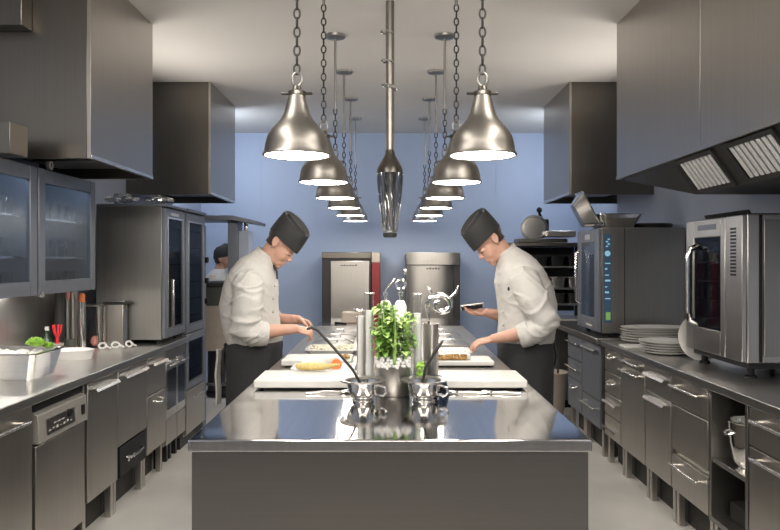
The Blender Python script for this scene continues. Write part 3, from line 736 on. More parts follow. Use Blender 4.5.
obj('carriage', MB().box(1.60, 1.90, 7.14, 7.40, 1.735, 1.80), 'steel', sl, 0.01)
obj('motor_housing', MB().box(1.56, 1.66, 7.30, 7.44, 1.80, 1.93), 'black', sl, 0.012)
obj('handle', MB().tube([(1.60, 7.35, 1.93), (1.56, 7.30, 1.98), (1.555, 7.29, 2.0)], 0.014, 10).ell((1.555, 7.29, 2.02), (0.03, 0.03, 0.03)), 'black', sl)
solo('waste_bin', MB().lathe([(0, 0), (0.13, 0), (0.17, 0.42), (0.18, 0.45), (0.165, 0.45), (0.125, 0.01), (0, 0.01)], (1.50, 6.60, 0.0005), 32), 'cream', 'pale open bin on the floor behind the right chef', 'bin', (1.50, 6.60, 0.0005))

# ------------------------------------------------------------------ pendant lamps
def chain(x, y, z0, z1, r, wire):
    mb = MB(); pitch = r*3.0; n = max(1, int((z1-z0)/pitch))
    pitch = (z1-z0)/n
    for k in range(n):
        mm = Matrix.Rotation(PI/2*(k % 2), 4, 'Z') @ Matrix.Rotation(PI/2, 4, 'X')
        mb.torus((x, y, z0+pitch*(k+0.5)), r, wire, mm, 14, 6, 1.0, pitch/r*0.56)
    return mb
RZ = 1.925; RR = 0.136
SHADE = [(RR, 0), (RR+0.004, 0.004), (0.132, 0.018), (0.129, 0.045), (0.120, 0.078), (0.103, 0.106), (0.083, 0.128), (0.066, 0.148), (0.054, 0.172), (0.045, 0.202), (0.037, 0.232), (0.034, 0.245), (0, 0.248),
         (0, 0.240), (0.028, 0.236), (0.040, 0.20), (0.049, 0.170), (0.061, 0.146), (0.078, 0.124), (0.098, 0.102), (0.115, 0.075), (0.124, 0.044), (0.127, 0.018), (RR-0.006, 0.002), (RR, 0)]
def lamp(label, loc, chain_top):
    x, y = 0, 0
    r = thing('pendant_lamp', label, 'pendant lamp', loc, 'pendant lamps hung in two rows over the island')
    zc = H-RZ                                        # ceiling in the lamp's own height
    sh = obj('lamp_shade', MB().lathe(SHADE, seg=48), 'shade', r, world=False, angle=50)
    obj('diffuser', MB().lathe([(0, 0.002), (0.1275, 0.002), (0.1265, 0.006), (0, 0.006)], seg=40), 'diffuser', r, world=False)
    obj('rim', MB().torus((0, 0, 0.002), RR, 0.0035, seg=48, sec=8), 'shade', r, world=False)
    c = MB().lathe([(0, 0.247), (0.036, 0.247), (0.036, 0.262), (0.02, 0.27), (0.016, 0.285), (0, 0.287)], seg=24)
    c.tube([(-0.06, 0, 0.255), (0.06, 0, 0.255)], 0.006, 8)
    obj('collar', c, 'dark_hood', r, world=False)
    obj('ring', MB().torus((0, 0, 0.312), 0.024, 0.006, Matrix.Rotation(PI/2, 4, 'X'), 24, 8, 0.8, 1.15), 'side', r, world=False)
    obj('chain', chain(0, 0, 0.335, chain_top, 0.0120, 0.0042), 'dark', r, world=False)
    obj('rod', MB().cyl((0, 0, chain_top-0.006), 0.0085, zc-0.022-chain_top+0.006, 12), 'side', r, world=False)
    obj('canopy', MB().lathe([(0, zc-0.026), (0.02, zc-0.024), (0.068, zc-0.016), (0.072, zc-0.001), (0, zc-0.001)], seg=32), 'side', r, world=False)
    return r
LY = [2.86, 3.85, 4.83, 5.75, 6.72, 7.65]
order = ['nearest', 'second from the front', 'third from the front', 'fourth from the front', 'fifth from the front', 'farthest']
near0 = lamp('steel bell pendant lamp, nearest of the left row over the island', (-0.38, LY[0], RZ), 0.98)
far0 = None
for sx, side in ((-1, 'left'), (1, 'right')):
    for k, y in enumerate(LY):
        lab = 'steel bell pendant lamp, %s of the %s row over the island' % (order[k], side)
        loc = (sx*(0.365 if k == 1 else 0.378), y, RZ)
        if k == 0:
            if sx == 1: dup(near0, loc, lab)
        elif k == 1: dup(near0, loc, lab)
        elif far0 is None: far0 = lamp(lab, loc, 0.62)
        else: dup(far0, loc, lab)

# centre pendant: a long pole ending in a ribbed glass cone
cp = thing('pole_pendant', 'long steel pole with a tapered glass cone hanging over the middle of the island', 'pendant', (0, 4.2, 1.635))
obj('pole', MB().cyl((0, 4.2, 1.70), 0.026, H-1.70-0.001, 24), 'shade', cp)
obj('collar', MB().lathe([(0.0265, 2.16), (0.032, 2.13), (0.06, 2.08), (0.075, 2.05), (0.079, 2.02), (0.074, 2.02), (0.0265, 2.03), (0.0265, 2.16)], (0, 4.2, 0), 32), 'dark_hood', cp)
pr = [(0.078, 2.018), (0.070, 1.92), (0.058, 1.80), (0.044, 1.68), (0.040, 1.665)]
gm = MB(); seg = 48
for i, (r_, z) in enumerate(pr): pass
rings = []
for r_, z in pr: rings.append([Vector((r_*(1+0.05*(k % 2))*math.cos(2*PI*k/seg), 4.2+r_*(1+0.05*(k % 2))*math.sin(2*PI*k/seg), z)) for k in range(seg)])
gm.loft(rings)
obj('glass_cone', gm, 'ribbed', cp, angle=10)
fm = MB()
for k in range(7):
    a = k*2*PI/7; pts = [(0.03*math.cos(a+t*1.3)*(1-0.25*t), 4.2+0.03*math.sin(a+t*1.3)*(1-0.25*t), 2.0-0.32*t) for t in [i/8 for i in range(9)]]
    fm.tube(pts, 0.0055, 8)
obj('twisted_rods', fm, 'chrome', cp)
obj('end_cap', MB().lathe([(0, 1.635), (0.036, 1.635), (0.042, 1.645), (0.042, 1.662), (0, 1.664)], (0, 4.2, 0), 32), 'dark', cp)
for k, (z, dx) in enumerate(((2.865, -0.02), (2.69, -0.016), (2.53, 0.016), (2.545, -0.012))):
    obj('ring_clip', MB().torus((dx, 4.2, z), 0.036, 0.007, Matrix.Rotation(R(12), 4, 'Y'), 24, 8), 'chrome', cp)
    
# ------------------------------------------------------------------ things on the island
def rbox(x0, x1, y0, y1, z0, z1): return MB().box(x0, x1, y0, y1, z0, z1)
T0 = IT+0.0005
for sd, side in ((-1, 'left'), (1, 'right')):
    solo('steel_sheet', rbox(sd*0.19, sd*0.655, 3.60, 6.3, T0, T0+0.008), 'side', 'flat grey steel sheet on the %s half of the island under the boards' % side, 'steel sheet', (sd*0.42, 4.9, T0), bevel=0.003)
SH = T0+0.0085
def board(x0, x1, y0, y1, z, h, label, mat='board'):
    b = thing('cutting_board', label, 'cutting board', ((x0+x1)/2, (y0+y1)/2, z))
    obj('slab', MB().box(x0, x1, y0, y1, z+0.008, z+h), mat, b, 0.006)
    ft = MB()
    for a in (x0+0.03, x1-0.03):
        for c in (y0+0.03, y1-0.03): ft.cyl((a, c, z), 0.012, 0.0085, 10)
    obj('foot', ft, 'black', b)
    return b
board(-0.63, -0.165, 3.23, 3.53, T0, 0.044, 'big white cutting board nearest the camera on the left of the island')
board(0.225, 0.635, 3.23, 3.53, T0, 0.044, 'big white cutting board nearest the camera on the right of the island')
board(-0.60, -0.215, 3.85, 4.11, SH, 0.04, 'white cutting board under the left chef\'s hands')
board(0.245, 0.575, 3.85, 4.07, SH, 0.034, 'white cutting board under the right chef\'s hand')

def shallow(x0, x1, y0, y1, z, h, mat, label, name='serving_tray', cat='tray'):
    cx, cy = (x0+x1)/2, (y0+y1)/2
    o = tag(obj(name, gn_pan(x0-cx+0.014, x1-cx-0.014, y0-cy+0.014, y1-cy-0.014, h, 0.015, 0.004), mat), label, cat); o.location = (cx, cy, z); return o
shallow(-0.54, -0.21, 4.36, 4.66, SH, 0.03, 'white', 'white tray of chopped food before the left chef')
shallow(0.27, 0.50, 4.20, 4.46, SH, 0.035, 'white', 'white tray of white cubes behind the right cutting board')
def bits(name, x0, x1, y0, y1, z, n, s, mat, label, cat, seed):
    rnd = random.Random(seed); mb = MB()
    for k in range(n):
        c = (rnd.uniform(x0, x1), rnd.uniform(y0, y1), z+s*0.5+rnd.uniform(0, s*1.2))
        mm = Matrix.Rotation(rnd.uniform(0, PI), 4, 'Z') @ Matrix.Rotation(rnd.uniform(0, PI), 4, 'X')
        mb.ell(c, (s*rnd.uniform(0.6, 1.1), s*rnd.uniform(0.4, 0.7), s*rnd.uniform(0.4, 0.6)), mm, 8, 6)
    lo = min(v.z for v in mb.v); mb.v = [v-Vector((0, 0, lo-z)) for v in mb.v]
    o = solo(name, mb, mat, label, cat, ((x0+x1)/2, (y0+y1)/2, z)); o['kind'] = 'stuff'; return o
bits('chopped_food', -0.50, -0.25, 4.42, 4.60, SH+0.0045, 150, 0.016, 'rice', 'pale chopped food heaped in the white tray on the left', 'food', 3)
bits('white_cubes', 0.31, 0.46, 4.26, 4.41, SH+0.0045, 70, 0.018, 'wax', 'white cubes heaped in the white tray on the right', 'food', 5)
bits('chopped_food', -0.262, -0.225, 3.87, 3.95, SH+0.0405, 40, 0.010, 'crust', 'small browned pile at the right end of the second left board', 'food', 9)
for k, (y, mt) in enumerate(((4.78, 'side'), (5.12, 'steel'), (5.46, 'side'))):
    for sd, side in ((-1, 'left'), (1, 'right')):
        lid = thing('pan_lid', 'flat steel pan lid, %s in the %s row along the far island' % (['nearest', 'middle', 'farthest'][k], side), 'lid', (sd*0.40, y, SH), 'pan lids along the far island')
        obj('lid_plate', MB().prism([(-0.14, 0), (0.14, 0), (0.14, 0.012), (0.10, 0.028), (-0.10, 0.028), (-0.14, 0.012)], 'y', -0.13, 0.13), mt, lid, 0.004, world=False)
        obj('handle', MB().tube([(-0.04, 0, 0.027), (-0.035, 0, 0.05), (0.035, 0, 0.05), (0.04, 0, 0.027)], 0.006, 8), 'handle', lid, world=False)

# food on the boards
def roll(name, pts, rad, mat, label, loc, flat=1.0):
    mb = MB().tube(pts, rad, 16, flat=flat); lo = min(v.z for v in mb.v); mb.v = [v+Vector((0, 0, loc[2]-lo)) for v in mb.v]
    for i, v in enumerate(mb.v): mb.v[i] = v+Vector((0, 0, 0.003*noise.noise(v*40)+0.003))
    return solo(name, mb, mat, label, 'food', loc)
roll('omelette', [(-0.455, 3.50, 0.96), (-0.42, 3.49, 0.96), (-0.37, 3.49, 0.96), (-0.33, 3.49, 0.96), (-0.29, 3.50, 0.962), (-0.255, 3.51, 0.968)], [0.018, 0.023, 0.024, 0.021, 0.012, 0.006], 'egg', 'golden rolled omelette at the back of the near left board', (-0.37, 3.495, T0+0.0445), 0.85)
shallow(-0.52, -0.185, 3.60, 3.84, SH, 0.026, 'white', 'low white dish under the salmon roll', 'serving_dish', 'dish')
sr = thing('salmon_roll', 'pale wrapped roll with an orange salmon end in the low white dish', 'roll', (-0.30, 3.70, SH+0.0045))
zc = SH+0.0045+0.036
obj('wrap', MB().tube([(-0.47, 3.765, zc-0.012), (-0.39, 3.765, zc-0.006), (-0.315, 3.74, zc), (-0.285, 3.685, zc)], [0.02, 0.026, 0.033, 0.036], 20, cap='flat'), 'board', sr)
nrm = Vector((0.030, -0.055, 0)).normalized()
mm = nrm.to_track_quat('Z', 'Y').to_matrix().to_4x4()
obj('filling', MB().lathe([(0, 0), (0.030, 0), (0.029, 0.006), (0.015, 0.009), (0, 0.010)], (-0.2848, 3.6846, zc), 20, mat=mm), 'orange', sr)
wr = thing('crusted_roll', 'white bread roll with a browned crumb face on the second right board', 'roll', (0.36, 3.88, SH+0.0345))
obj('roll_body', MB().box(0.262, 0.45, 3.885, 3.935, SH+0.0345, SH+0.0345+0.036), 'board', wr, 0.01)
cr = MB(); rnd = random.Random(4)
for k in range(70): cr.ell((rnd.uniform(0.268, 0.42), 3.885+rnd.uniform(-0.006, 0.002), SH+0.0345+rnd.uniform(0.008, 0.031)), (0.010, 0.006, 0.007), None, 8, 6)
obj('crumb_crust', cr, 'crust', wr)

# steel sauce pots with flat rims
def sauce_pot(label, x, y, hs):
    r = thing('sauce_pot', label, 'sauce pot', (x, y, T0))
    obj('bowl', MB().lathe([(0, 0), (0.045, 0), (0.048, 0.006), (0.036, 0.012), (0.052, 0.022), (0.066, 0.05), (0.071, 0.082), (0.067, 0.082), (0.061, 0.05), (0.045, 0.024), (0, 0.016)], (0, 0, 0), 40), 'chrome', r, world=False)
    obj('rim', MB().lathe([(0.0715, 0.080), (0.097, 0.086), (0.099, 0.092), (0.094, 0.093), (0.0715, 0.088), (0.0715, 0.080)], (0, 0, 0), 40), 'steel', r, world=False)
    obj('handle', MB().tube([(hs*0.066, -0.02, 0.07), (hs*0.095, -0.03, 0.062), (hs*0.10, -0.03, 0.04), (hs*0.085, -0.022, 0.026), (hs*0.055, -0.012, 0.03)], 0.006, 10), 'chrome', r, world=False)
    return r
sauce_pot('steel sauce pot left of the herb planter', -0.115, 2.98, 1)
sauce_pot('steel sauce pot right of the herb planter', 0.145, 2.98, 1)
ls = thing('ladle', 'long dark-handled ladle leaning out of the left sauce pot', 'ladle', (-0.13, 2.98, T0+0.02))
obj('ladle_cup', MB().ell((-0.115, 2.975, T0+0.048), (0.026, 0.026, 0.020)), 'chrome', ls)
obj('handle', MB().tube([(-0.118, 2.975, T0+0.062), (-0.16, 2.98, 1.035), (-0.24, 2.99, 1.125), (-0.31, 3.0, 1.20), (-0.335, 3.0, 1.212), (-0.352, 3.0, 1.205)], [0.006, 0.006, 0.006, 0.007, 0.008, 0.006], 10), 'dark', ls)
sp = thing('spoon', 'short dark-handled spoon standing in the right sauce pot', 'spoon', (0.13, 2.98, T0+0.02))
obj('spoon_bowl', MB().ell((0.135, 2.98, T0+0.045), (0.018, 0.022, 0.015)), 'chrome', sp)
obj('handle', MB().tube([(0.135, 2.98, T0+0.055), (0.15, 2.98, 1.04), (0.20, 2.985, 1.12), (0.222, 2.99, 1.15)], [0.005, 0.006, 0.007, 0.006], 10), 'dark', sp)

# herb planter
hp = thing('herb_planter', 'steel planter of bright green herbs in the middle of the island', 'planter', (0.012, 3.12, T0))
obj('pot', MB().lathe([(0, 0), (0.072, 0), (0.077, 0.01), (0.080, 0.13), (0.080, 0.135), (0.074, 0.135), (0.070, 0.02), (0, 0.02)], (0.012, 3.12, T0), 40), 'steel_v', hp)
rnd = random.Random(11); pe = MB()
for k in range(260):
    a = rnd.uniform(0, 2*PI); q = math.sqrt(rnd.random())*0.074
    if k < 130: q = 0.074
    pe.ell((0.012+q*math.cos(a), 3.12+q*math.sin(a), T0+0.125+rnd.uniform(0, 0.045)), (0.009, 0.009, 0.008), None, 8, 6)
pm = obj('white_pebbles', pe, 'wax', hp); pm['kind'] = 'stuff'
lf = MB(); stm = MB()
def leaf(base, d, up, L, w):
    d = d.normalized(); s_ = d.cross(up).normalized(); n_ = s_.cross(d)
    pts = []
    for t, ww, dr in ((0, 0.1, 0), (0.3, 0.85, 0.05), (0.6, 1.0, 0.0), (0.85, 0.55, -0.12), (1.0, 0.03, -0.25)):
        c = base+d*(L*t)+n_*(L*dr); pts.append((c-s_*(w*ww/2)+n_*(w*0.12*ww), c, c+s_*(w*ww/2)+n_*(w*0.12*ww)))
    vs = [p for tr in pts for p in tr]; fs = []
    for i in range(4):
        for j in range(2): fs.append((i*3+j, i*3+j+1, (i+1)*3+j+1, (i+1)*3+j))
    lf.add(vs, fs)
for k in range(38):
    a = rnd.uniform(0, 2*PI); q = math.sqrt(rnd.random())*0.066
    b0 = Vector((0.012+q*math.cos(a), 3.12+q*math.sin(a), T0+0.16)); hgt = rnd.uniform(0.10, 0.25)
    lean = Vector((math.cos(a), math.sin(a), 0))*rnd.uniform(0.0, 0.045)
    tp = b0+lean+Vector((0, 0, hgt)); stm.tube([b0-Vector((0, 0, 0.03)), (b0+tp)/2+lean*0.2, tp], [0.0025, 0.002, 0.0015], 6)
    for j in range(15):
        t = rnd.uniform(0.1, 1.0); p = b0+lean*t*t+Vector((0, 0, hgt*t)); aa = rnd.uniform(0, 2*PI)
        leaf(p, Vector((math.cos(aa), math.sin(aa), rnd.uniform(-0.2, 0.9))), Vector((0, 0, 1)), rnd.uniform(0.032, 0.06), rnd.uniform(0.018, 0.034))
fo = obj('foliage', lf, 'leaf', hp, angle=60)
obj('stem', stm, 'leaf', hp)
bsx = MB()
for dx in (0.0,): bsx.tube([(0.02+dx, 3.035, T0+0.15), (0.024+dx, 3.03, T0+0.27), (0.022+dx, 3.03, T0+0.385)], [0.006, 0.005, 0.002], 8)
obj('thick_stem', bsx, 'leaf', hp)

# white candle tubes in glass beside the planter
def tube_glass(label, x, y, h, rad, fill):
    r = thing('glass_cylinder', label, 'glass cylinder', (x, y, T0))
    obj('glass_wall', MB().lathe([(0, 0), (rad, 0), (rad, h), (rad-0.003, h), (rad-0.003, 0.004), (0, 0.004)], (0, 0, 0), 28), 'clear', r, world=False)
    obj('filling', MB().lathe([(0, 0.005), (rad-0.0045, 0.005), (rad-0.0045, fill), (0, fill)], (0, 0, 0), 28), 'wax', r, world=False)
    obj('spout', MB().torus((0, 0, h+0.003), rad-0.001, 0.003, None, 28, 8), 'chrome', r, world=False)
    return r
tube_glass('tall glass cylinder of white salt standing left of the herbs', -0.094, 3.19, 0.445, 0.0215, 0.37)
tube_glass('tall glass cylinder of white salt standing right of the herbs', 0.126, 3.215, 0.44, 0.0215, 0.355)
tube_glass('short white salt cylinder at the left side of the herbs, beside the tall one', -0.137, 3.26, 0.36, 0.018, 0.34)
def steel_can(label, x, y, h, rad):
    mb = MB().lathe([(0, 0), (rad, 0), (rad, h-0.004), (rad+0.003, h), (rad-0.002, h), (rad-0.004, h-0.006), (rad-0.004, 0.006), (0, 0.006)], (0, 0, 0), 32)
    o = tag(obj('utensil_canister', mb, 'steel_v'), label, 'canister'); o.location = (x, y, T0); return o
steel_can('steel utensil canister left of the herbs', -0.128, 3.34, 0.33, 0.031)
steel_can('steel utensil canister right of the herbs', 0.190, 3.26, 0.305, 0.036)
wk = thing('curled_server', 'polished steel server with a curled head standing in the right canister', 'utensil', (0.19, 3.26, T0+0.01))
cz = T0+0.39
sp_ = [(0.185, 3.26, T0+0.01), (0.182, 3.26, T0+0.30)]
for k in range(22):
    a = PI+0.1-k*0.36; q = 0.062-0.0019*k; sp_.append((0.235+q*math.cos(a), 3.255-0.0005*k, cz+q*0.85*math.sin(a)))
obj('shaft', MB().tube(sp_[:2], 0.006, 10), 'chrome', wk)
obj('curl', MB().tube(sp_[1:], [0.006, 0.012]+[0.014]*20+[0.008], 12), 'chrome', wk)
obj('finial', MB().tube([(0.20, 3.255, cz+0.045), (0.18, 3.25, cz+0.075), (0.165, 3.25, cz+0.095)], [0.013, 0.012, 0.003], 10, flat=0.5), 'chrome', wk)
obj('finial', MB().tube([(0.28, 3.25, cz+0.035), (0.305, 3.25, cz+0.055), (0.315, 3.25, cz+0.09)], [0.013, 0.015, 0.004], 10, flat=0.5), 'chrome', wk)

# pouring bottles behind the herbs
def pour_bottle(label, x, y, h, lean):
    r = thing('pour_bottle', label, 'bottle', (x, y, T0))
    obj('bottle_body', MB().lathe([(0, 0), (0.029, 0), (0.031, 0.01), (0.031, h-0.03), (0.022, h-0.006), (0.014, h), (0, h)], (0, 0, 0), 28), 'wax', r, world=False)
    obj('spout', MB().tube([(0, 0, h-0.005), (0, 0, h+0.045), (lean*0.012, 0, h+0.065), (lean*0.045, 0, h+0.105)], [0.008, 0.006, 0.0045, 0.004], 10).lathe([(0, h+0.02), (0.013, h+0.024), (0.013, h+0.04), (0, h+0.044)], (0, 0, 0), 16), 'chrome', r, world=False)
    return r
pour_bottle('white pouring bottle with a slanting spout, left of two behind the herbs', -0.022, 3.46, 0.40, 1)
pour_bottle('white pouring bottle with a short spout, right of two behind the herbs', 0.052, 3.46, 0.40, 0.15)
gb = thing('glass_cruet', 'tall slim clear glass cruet with a ring handle behind the herbs', 'cruet', (0.078, 3.56, T0))
obj('glass_body', MB().lathe([(0, 0), (0.030, 0), (0.032, 0.02), (0.032, 0.33), (0.013, 0.42), (0.010, 0.53), (0.007, 0.53), (0.010, 0.42), (0.028, 0.33), (0.028, 0.006), (0, 0.006)], (0.078, 3.56, T0), 28), 'clear', gb)
obj('ring', MB().torus((0.055, 3.56, T0+0.475), 0.024, 0.006, Matrix.Rotation(PI/2, 4, 'X'), 24, 8), 'chrome', gb)
obj('stopper', MB().ell((0.078, 3.56, T0+0.540), (0.010, 0.010, 0.014)), 'chrome', gb)
gc = thing('glass_jar', 'small clear jar with chopped green herbs behind the right sauce pot', 'jar', (0.132, 3.112, T0))
mm = MB().lathe([(0, 0), (0.030, 0), (0.031, 0.155), (0.028, 0.155), (0.027, 0.004), (0, 0.004)], (0, 0, 0), 24)
obj('glass_wall', mm, 'clear', gc, world=False)
rnd = random.Random(21); hm = MB()
for k in range(60):
    a = rnd.uniform(0, 2*PI); q = math.sqrt(rnd.random())*0.018; hm.ell((q*math.cos(a), q*math.sin(a), rnd.uniform(0.02, 0.145)), (0.008, 0.006, 0.007), None, 8, 6)
h_ = obj('chopped_herbs', hm, 'lettuce', gc, world=False); h_['kind'] = 'stuff'
solo('glass_bowl', MB().lathe([(0, 0.085), (0.022, 0.083), (0.045, 0.066), (0.056, 0.03), (0.060, 0), (0.056, 0), (0.052, 0.03), (0.042, 0.062), (0.02, 0.078), (0, 0.08)], (0.205, 3.13, T0), 32), 'dark_glass', 'upturned grey glass bowl behind the right sauce pot', 'bowl', (0.205, 3.13, T0))

def cutlery(label, x, y, rz, L=0.19):
    r = thing('serving_spoon', label, 'spoon', (x, y, T0), None, rz)
    obj('handle', MB().tube([(-L*0.5, 0, 0.005), (-L*0.1, 0, 0.010), (L*0.24, 0, 0.0065)], [0.006, 0.005, 0.004], 8, flat=0.7), 'handle', r, world=False)
    mb = MB().ell((L*0.38, 0, 0.007), (L*0.16, L*0.10, 0.0065)); obj('spoon_bowl', mb, 'handle', r, world=False)
    return r
cutlery('steel spoon lying in front of the near left board', -0.275, 3.15, R(8), 0.20)
cutlery('steel spoon lying in front of the near right board, nearer the sauce pot', 0.345, 3.14, R(175), 0.17)
cutlery('steel spoon lying in front of the near right board, nearer the right chef', 0.50, 3.14, R(170), 0.17)
kn = thing('kitchen_knife', 'black-handled knife lying on the far left of the island', 'knife', (-0.52, 6.50, T0), None, R(-38))
kn2 = kn
obj('blade', MB().prism([(-0.19, 0), (0.02, -0.02), (0.02, 0.02), (-0.10, 0.02)], 'z', 0, 0.003), 'chrome', kn, world=False)
obj('handle', MB().tube([(0.02, 0, 0.014), (0.14, 0, 0.014)], 0.013, 10), 'black', kn, world=False)
sc = thing('kitchen_scale', 'pale boxy kitchen scale at the far end of the island', 'scale', (-0.31, 6.75, T0))
obj('scale_body', MB().box(-0.46, -0.27, 6.65, 6.85, T0, T0+0.10), 'cream', sc, 0.008)
obj('weighing_dish', MB().lathe([(0, 0.101), (0.02, 0.101), (0.02, 0.112), (0.055, 0.125), (0.05, 0.13), (0, 0.118)], (-0.31, 6.75, T0), 28), 'chrome', sc)

# ------------------------------------------------------------------ things on the left worktop
WT = 0.9005
gp = tag(obj('steel_pan', gn_pan(-0.21, 0.21, -0.16, 0.16, 0.135, 0.03), 'chrome'), 'deep steel pan of lettuce at the left picture edge of the worktop', 'pan'); gp.location = (-1.97, 3.62, WT)
rnd = random.Random(31); sm = MB()
for k in range(120):
    sm.ell((rnd.uniform(-2.13, -1.81), rnd.uniform(3.50, 3.74), WT+0.085+rnd.uniform(0.01, 0.03)), (0.020, 0.018, 0.014), Matrix.Rotation(rnd.uniform(0, 3), 4, 'X'), 8, 6)
sm.box(-2.125, -1.815, 3.51, 3.73, WT+0.008, WT+0.095)
o = solo('crushed_ice', sm, 'white', 'crushed white ice filling the deep steel pan on the left', 'ice', (-1.97, 3.62, WT+0.008)); o['kind'] = 'stuff'
def lettuce(label, c, s, seed):
    rnd = random.Random(seed); mb = MB()
    for k in range(9):
        a = rnd.uniform(0, 2*PI); el = rnd.uniform(0.2, 1.2); n = 6; base = Vector((0, 0, 0.002))
        d = Vector((math.cos(a)*math.cos(el), math.sin(a)*math.cos(el), math.sin(el))); sd = d.cross(Vector((0, 0, 1))).normalized(); up = sd.cross(d)
        vs = []; fs = []
        for i in range(n):
            t = i/(n-1); w = s*0.75*math.sin(PI*min(1, 0.15+t*0.72))
            for j in range(7):
                u = j/6*2-1; vs.append(base+d*(s*t)+sd*(w*u)+up*(s*0.22*u*u+s*0.07*math.sin(u*9+t*6+k)*t))
        for i in range(n-1):
            for j in range(6): fs.append((i*7+j, i*7+j+1, (i+1)*7+j+1, (i+1)*7+j))
        mb.add(vs, fs)
    lo = min(v.z for v in mb.v); mb.v = [v+Vector((c[0], c[1], c[2]-lo)) for v in mb.v]
    return solo('lettuce_leaf', mb, 'lettuce', label, 'lettuce', c, angle=80)
lettuce('bright green lettuce on the ice in the left steel pan', (-1.85, 3.66, WT+0.145), 0.055, 2)
lettuce('pale green lettuce sprig at the corner of the left steel pan', (-1.815, 3.71, WT+0.13), 0.038, 5)

od = MB(); n = 40
def oval(a, b, z): return [Vector((-1.945+a*math.cos(2*PI*k/n), 4.25+b*math.sin(2*PI*k/n), WT+z)) for k in range(n)]
od.loft([oval(0.13, 0.09, 0), oval(0.142, 0.105, 0.05), oval(0.148, 0.11, 0.056), oval(0.138, 0.10, 0.056), oval(0.125, 0.085, 0.008)])
solo('oval_dish', od, 'white', 'white oval baking dish on the left worktop', 'dish', (-1.945, 4.25, WT))
bt = thing('sauce_bottle', 'dark green bottle with a white cap behind the oval dish', 'bottle', (-2.19, 4.47, WT))
obj('bottle_body', MB().lathe([(0, 0), (0.028, 0), (0.030, 0.01), (0.030, 0.085), (0.012, 0.125), (0.012, 0.15), (0, 0.15)], (0, 0, 0), 24), 'bottle_green', bt, world=False)
obj('cap', MB().cyl((0, 0, 0.1505), 0.014, 0.025, 16), 'white', bt, world=False)
obj('paper_label', MB().lathe([(0.0305, 0.03), (0.0308, 0.03), (0.0308, 0.075), (0.0305, 0.075), (0.0305, 0.03)], (0, 0, 0), 24), 'cream', bt, world=False)
def hang(name, label, cat, x, y, zt, zb, r, mat, hm=None, hmat=None):
    t = thing(name, label, cat, (x, y, zb))
    obj('shaft', MB().tube([(x, y, zb), (x, y, zt)], r, 16, cap='flat'), mat, t)
    if hm: obj('handle', MB().tube([(x, y, zt+0.001), (x, y, zt+hm)], r*0.85, 12), hmat, t)
    return t
hang('steel_canister', 'tall dark cylinder leftmost of the tall tools behind the oval dish', 'canister', -2.165, 4.59, 1.29, WT, 0.032, 'dark')
hang('steel_canister', 'tall reddish-capped steel cylinder behind the oval dish', 'canister', -2.15, 4.66, 1.24, WT, 0.022, 'side', 0.04, 'pink')
hang('steel_canister', 'tall bright steel cylinder in the middle of the tall tools', 'canister', -2.14, 4.725, 1.29, WT, 0.032, 'steel_v')
hang('steel_canister', 'slim polished steel tube with an orange cap, rightmost of the tall tools', 'canister', -2.055, 4.67, 1.22, WT, 0.024, 'chrome', 0.04, 'orange')
rt = thing('red_brush', 'red-headed brush standing in a pale cup behind the oval dish', 'brush', (-2.10, 4.42, WT))
obj('handle', MB().tube([(-2.10, 4.42, WT+0.01), (-2.10, 4.42, WT+0.10)], 0.010, 10), 'red_tool', rt)
rb = MB()
for k in range(7): rb.tube([(-2.10, 4.42, WT+0.10), (-2.10+0.02*math.cos(k*0.9), 4.42+0.02*math.sin(k*0.9), WT+0.15), (-2.10+0.026*math.cos(k*0.9), 4.42+0.026*math.sin(k*0.9), WT+0.185)], 0.006, 8)
obj('bristles', rb, 'red_tool', rt)
solo('pale_cup', MB().lathe([(0, 0), (0.034, 0), (0.038, 0.075), (0.034, 0.075), (0.031, 0.006), (0, 0.006)], (-2.10, 4.42, WT), 24), 'cream', 'pale cup holding the red brush', 'cup', (-2.10, 4.42, WT))
solo('pale_cup', MB().lathe([(0, 0), (0.032, 0), (0.034, 0.085), (0.030, 0.085), (0.028, 0.006), (0, 0.006)], (-2.07, 4.53, WT), 24), 'olive', 'olive green cup right of the red brush', 'cup', (-2.07, 4.53, WT))
jr = thing('glass_container', 'clear square glass container with pink food, left of the steel-topped box', 'container', (-2.035, 4.81, WT))
g4 = MB(); x0, x1, y0, y1, h = -2.085, -1.985, 4.76, 4.86, 0.28
g4.box(x0, x1, y0, y0+0.004, WT, WT+h); g4.box(x0, x1, y1-0.004, y1, WT, WT+h); g4.box(x0, x0+0.004, y0+0.004, y1-0.004, WT, WT+h); g4.box(x1-0.004, x1, y0+0.004, y1-0.004, WT, WT+h); g4.box(x0+0.004, x1-0.004, y0+0.004, y1-0.004, WT, WT+0.005)
obj('glass_wall', g4, 'clear', jr)
obj('lid', MB().box(x0-0.006, x1+0.006, y0-0.006, y1+0.006, WT+h+0.0005, WT+h+0.016), 'side', jr, 0.003)
obj('edge_frame', MB().box(x1+0.0005, x1+0.008, y0-0.004, y0+0.014, WT, WT+h).box(x1+0.0005, x1+0.008, y1-0.014, y1+0.004, WT, WT+h), 'handle', jr)
obj('contents', MB().ell((-2.022, 4.80, WT+0.045), (0.03, 0.033, 0.037)), 'pink', jr)
kb = thing('steel_caddy', 'upright steel caddy box with a flat dark lid beside the worktop fridge', 'caddy', (-1.93, 4.92, WT))
obj('caddy_body', MB().box(-1.995, -1.86, 4.88, 4.965, WT, WT+0.29), 'steel_v', kb, 0.004)
obj('lid', MB().box(-2.00, -1.82, 4.87, 4.968, WT+0.2905, WT+0.305), 'dark', kb, 0.004)
obj('slot', MB().box(-1.8595, -1.856, 4.895, 4.95, WT+0.03, WT+0.25), 'grey_frame', kb)
obj('knob', MB().box(-1.96, -1.86, 4.90, 4.93, WT+0.3055, WT+0.315), 'handle', kb, 0.003)
rnd = random.Random(8)
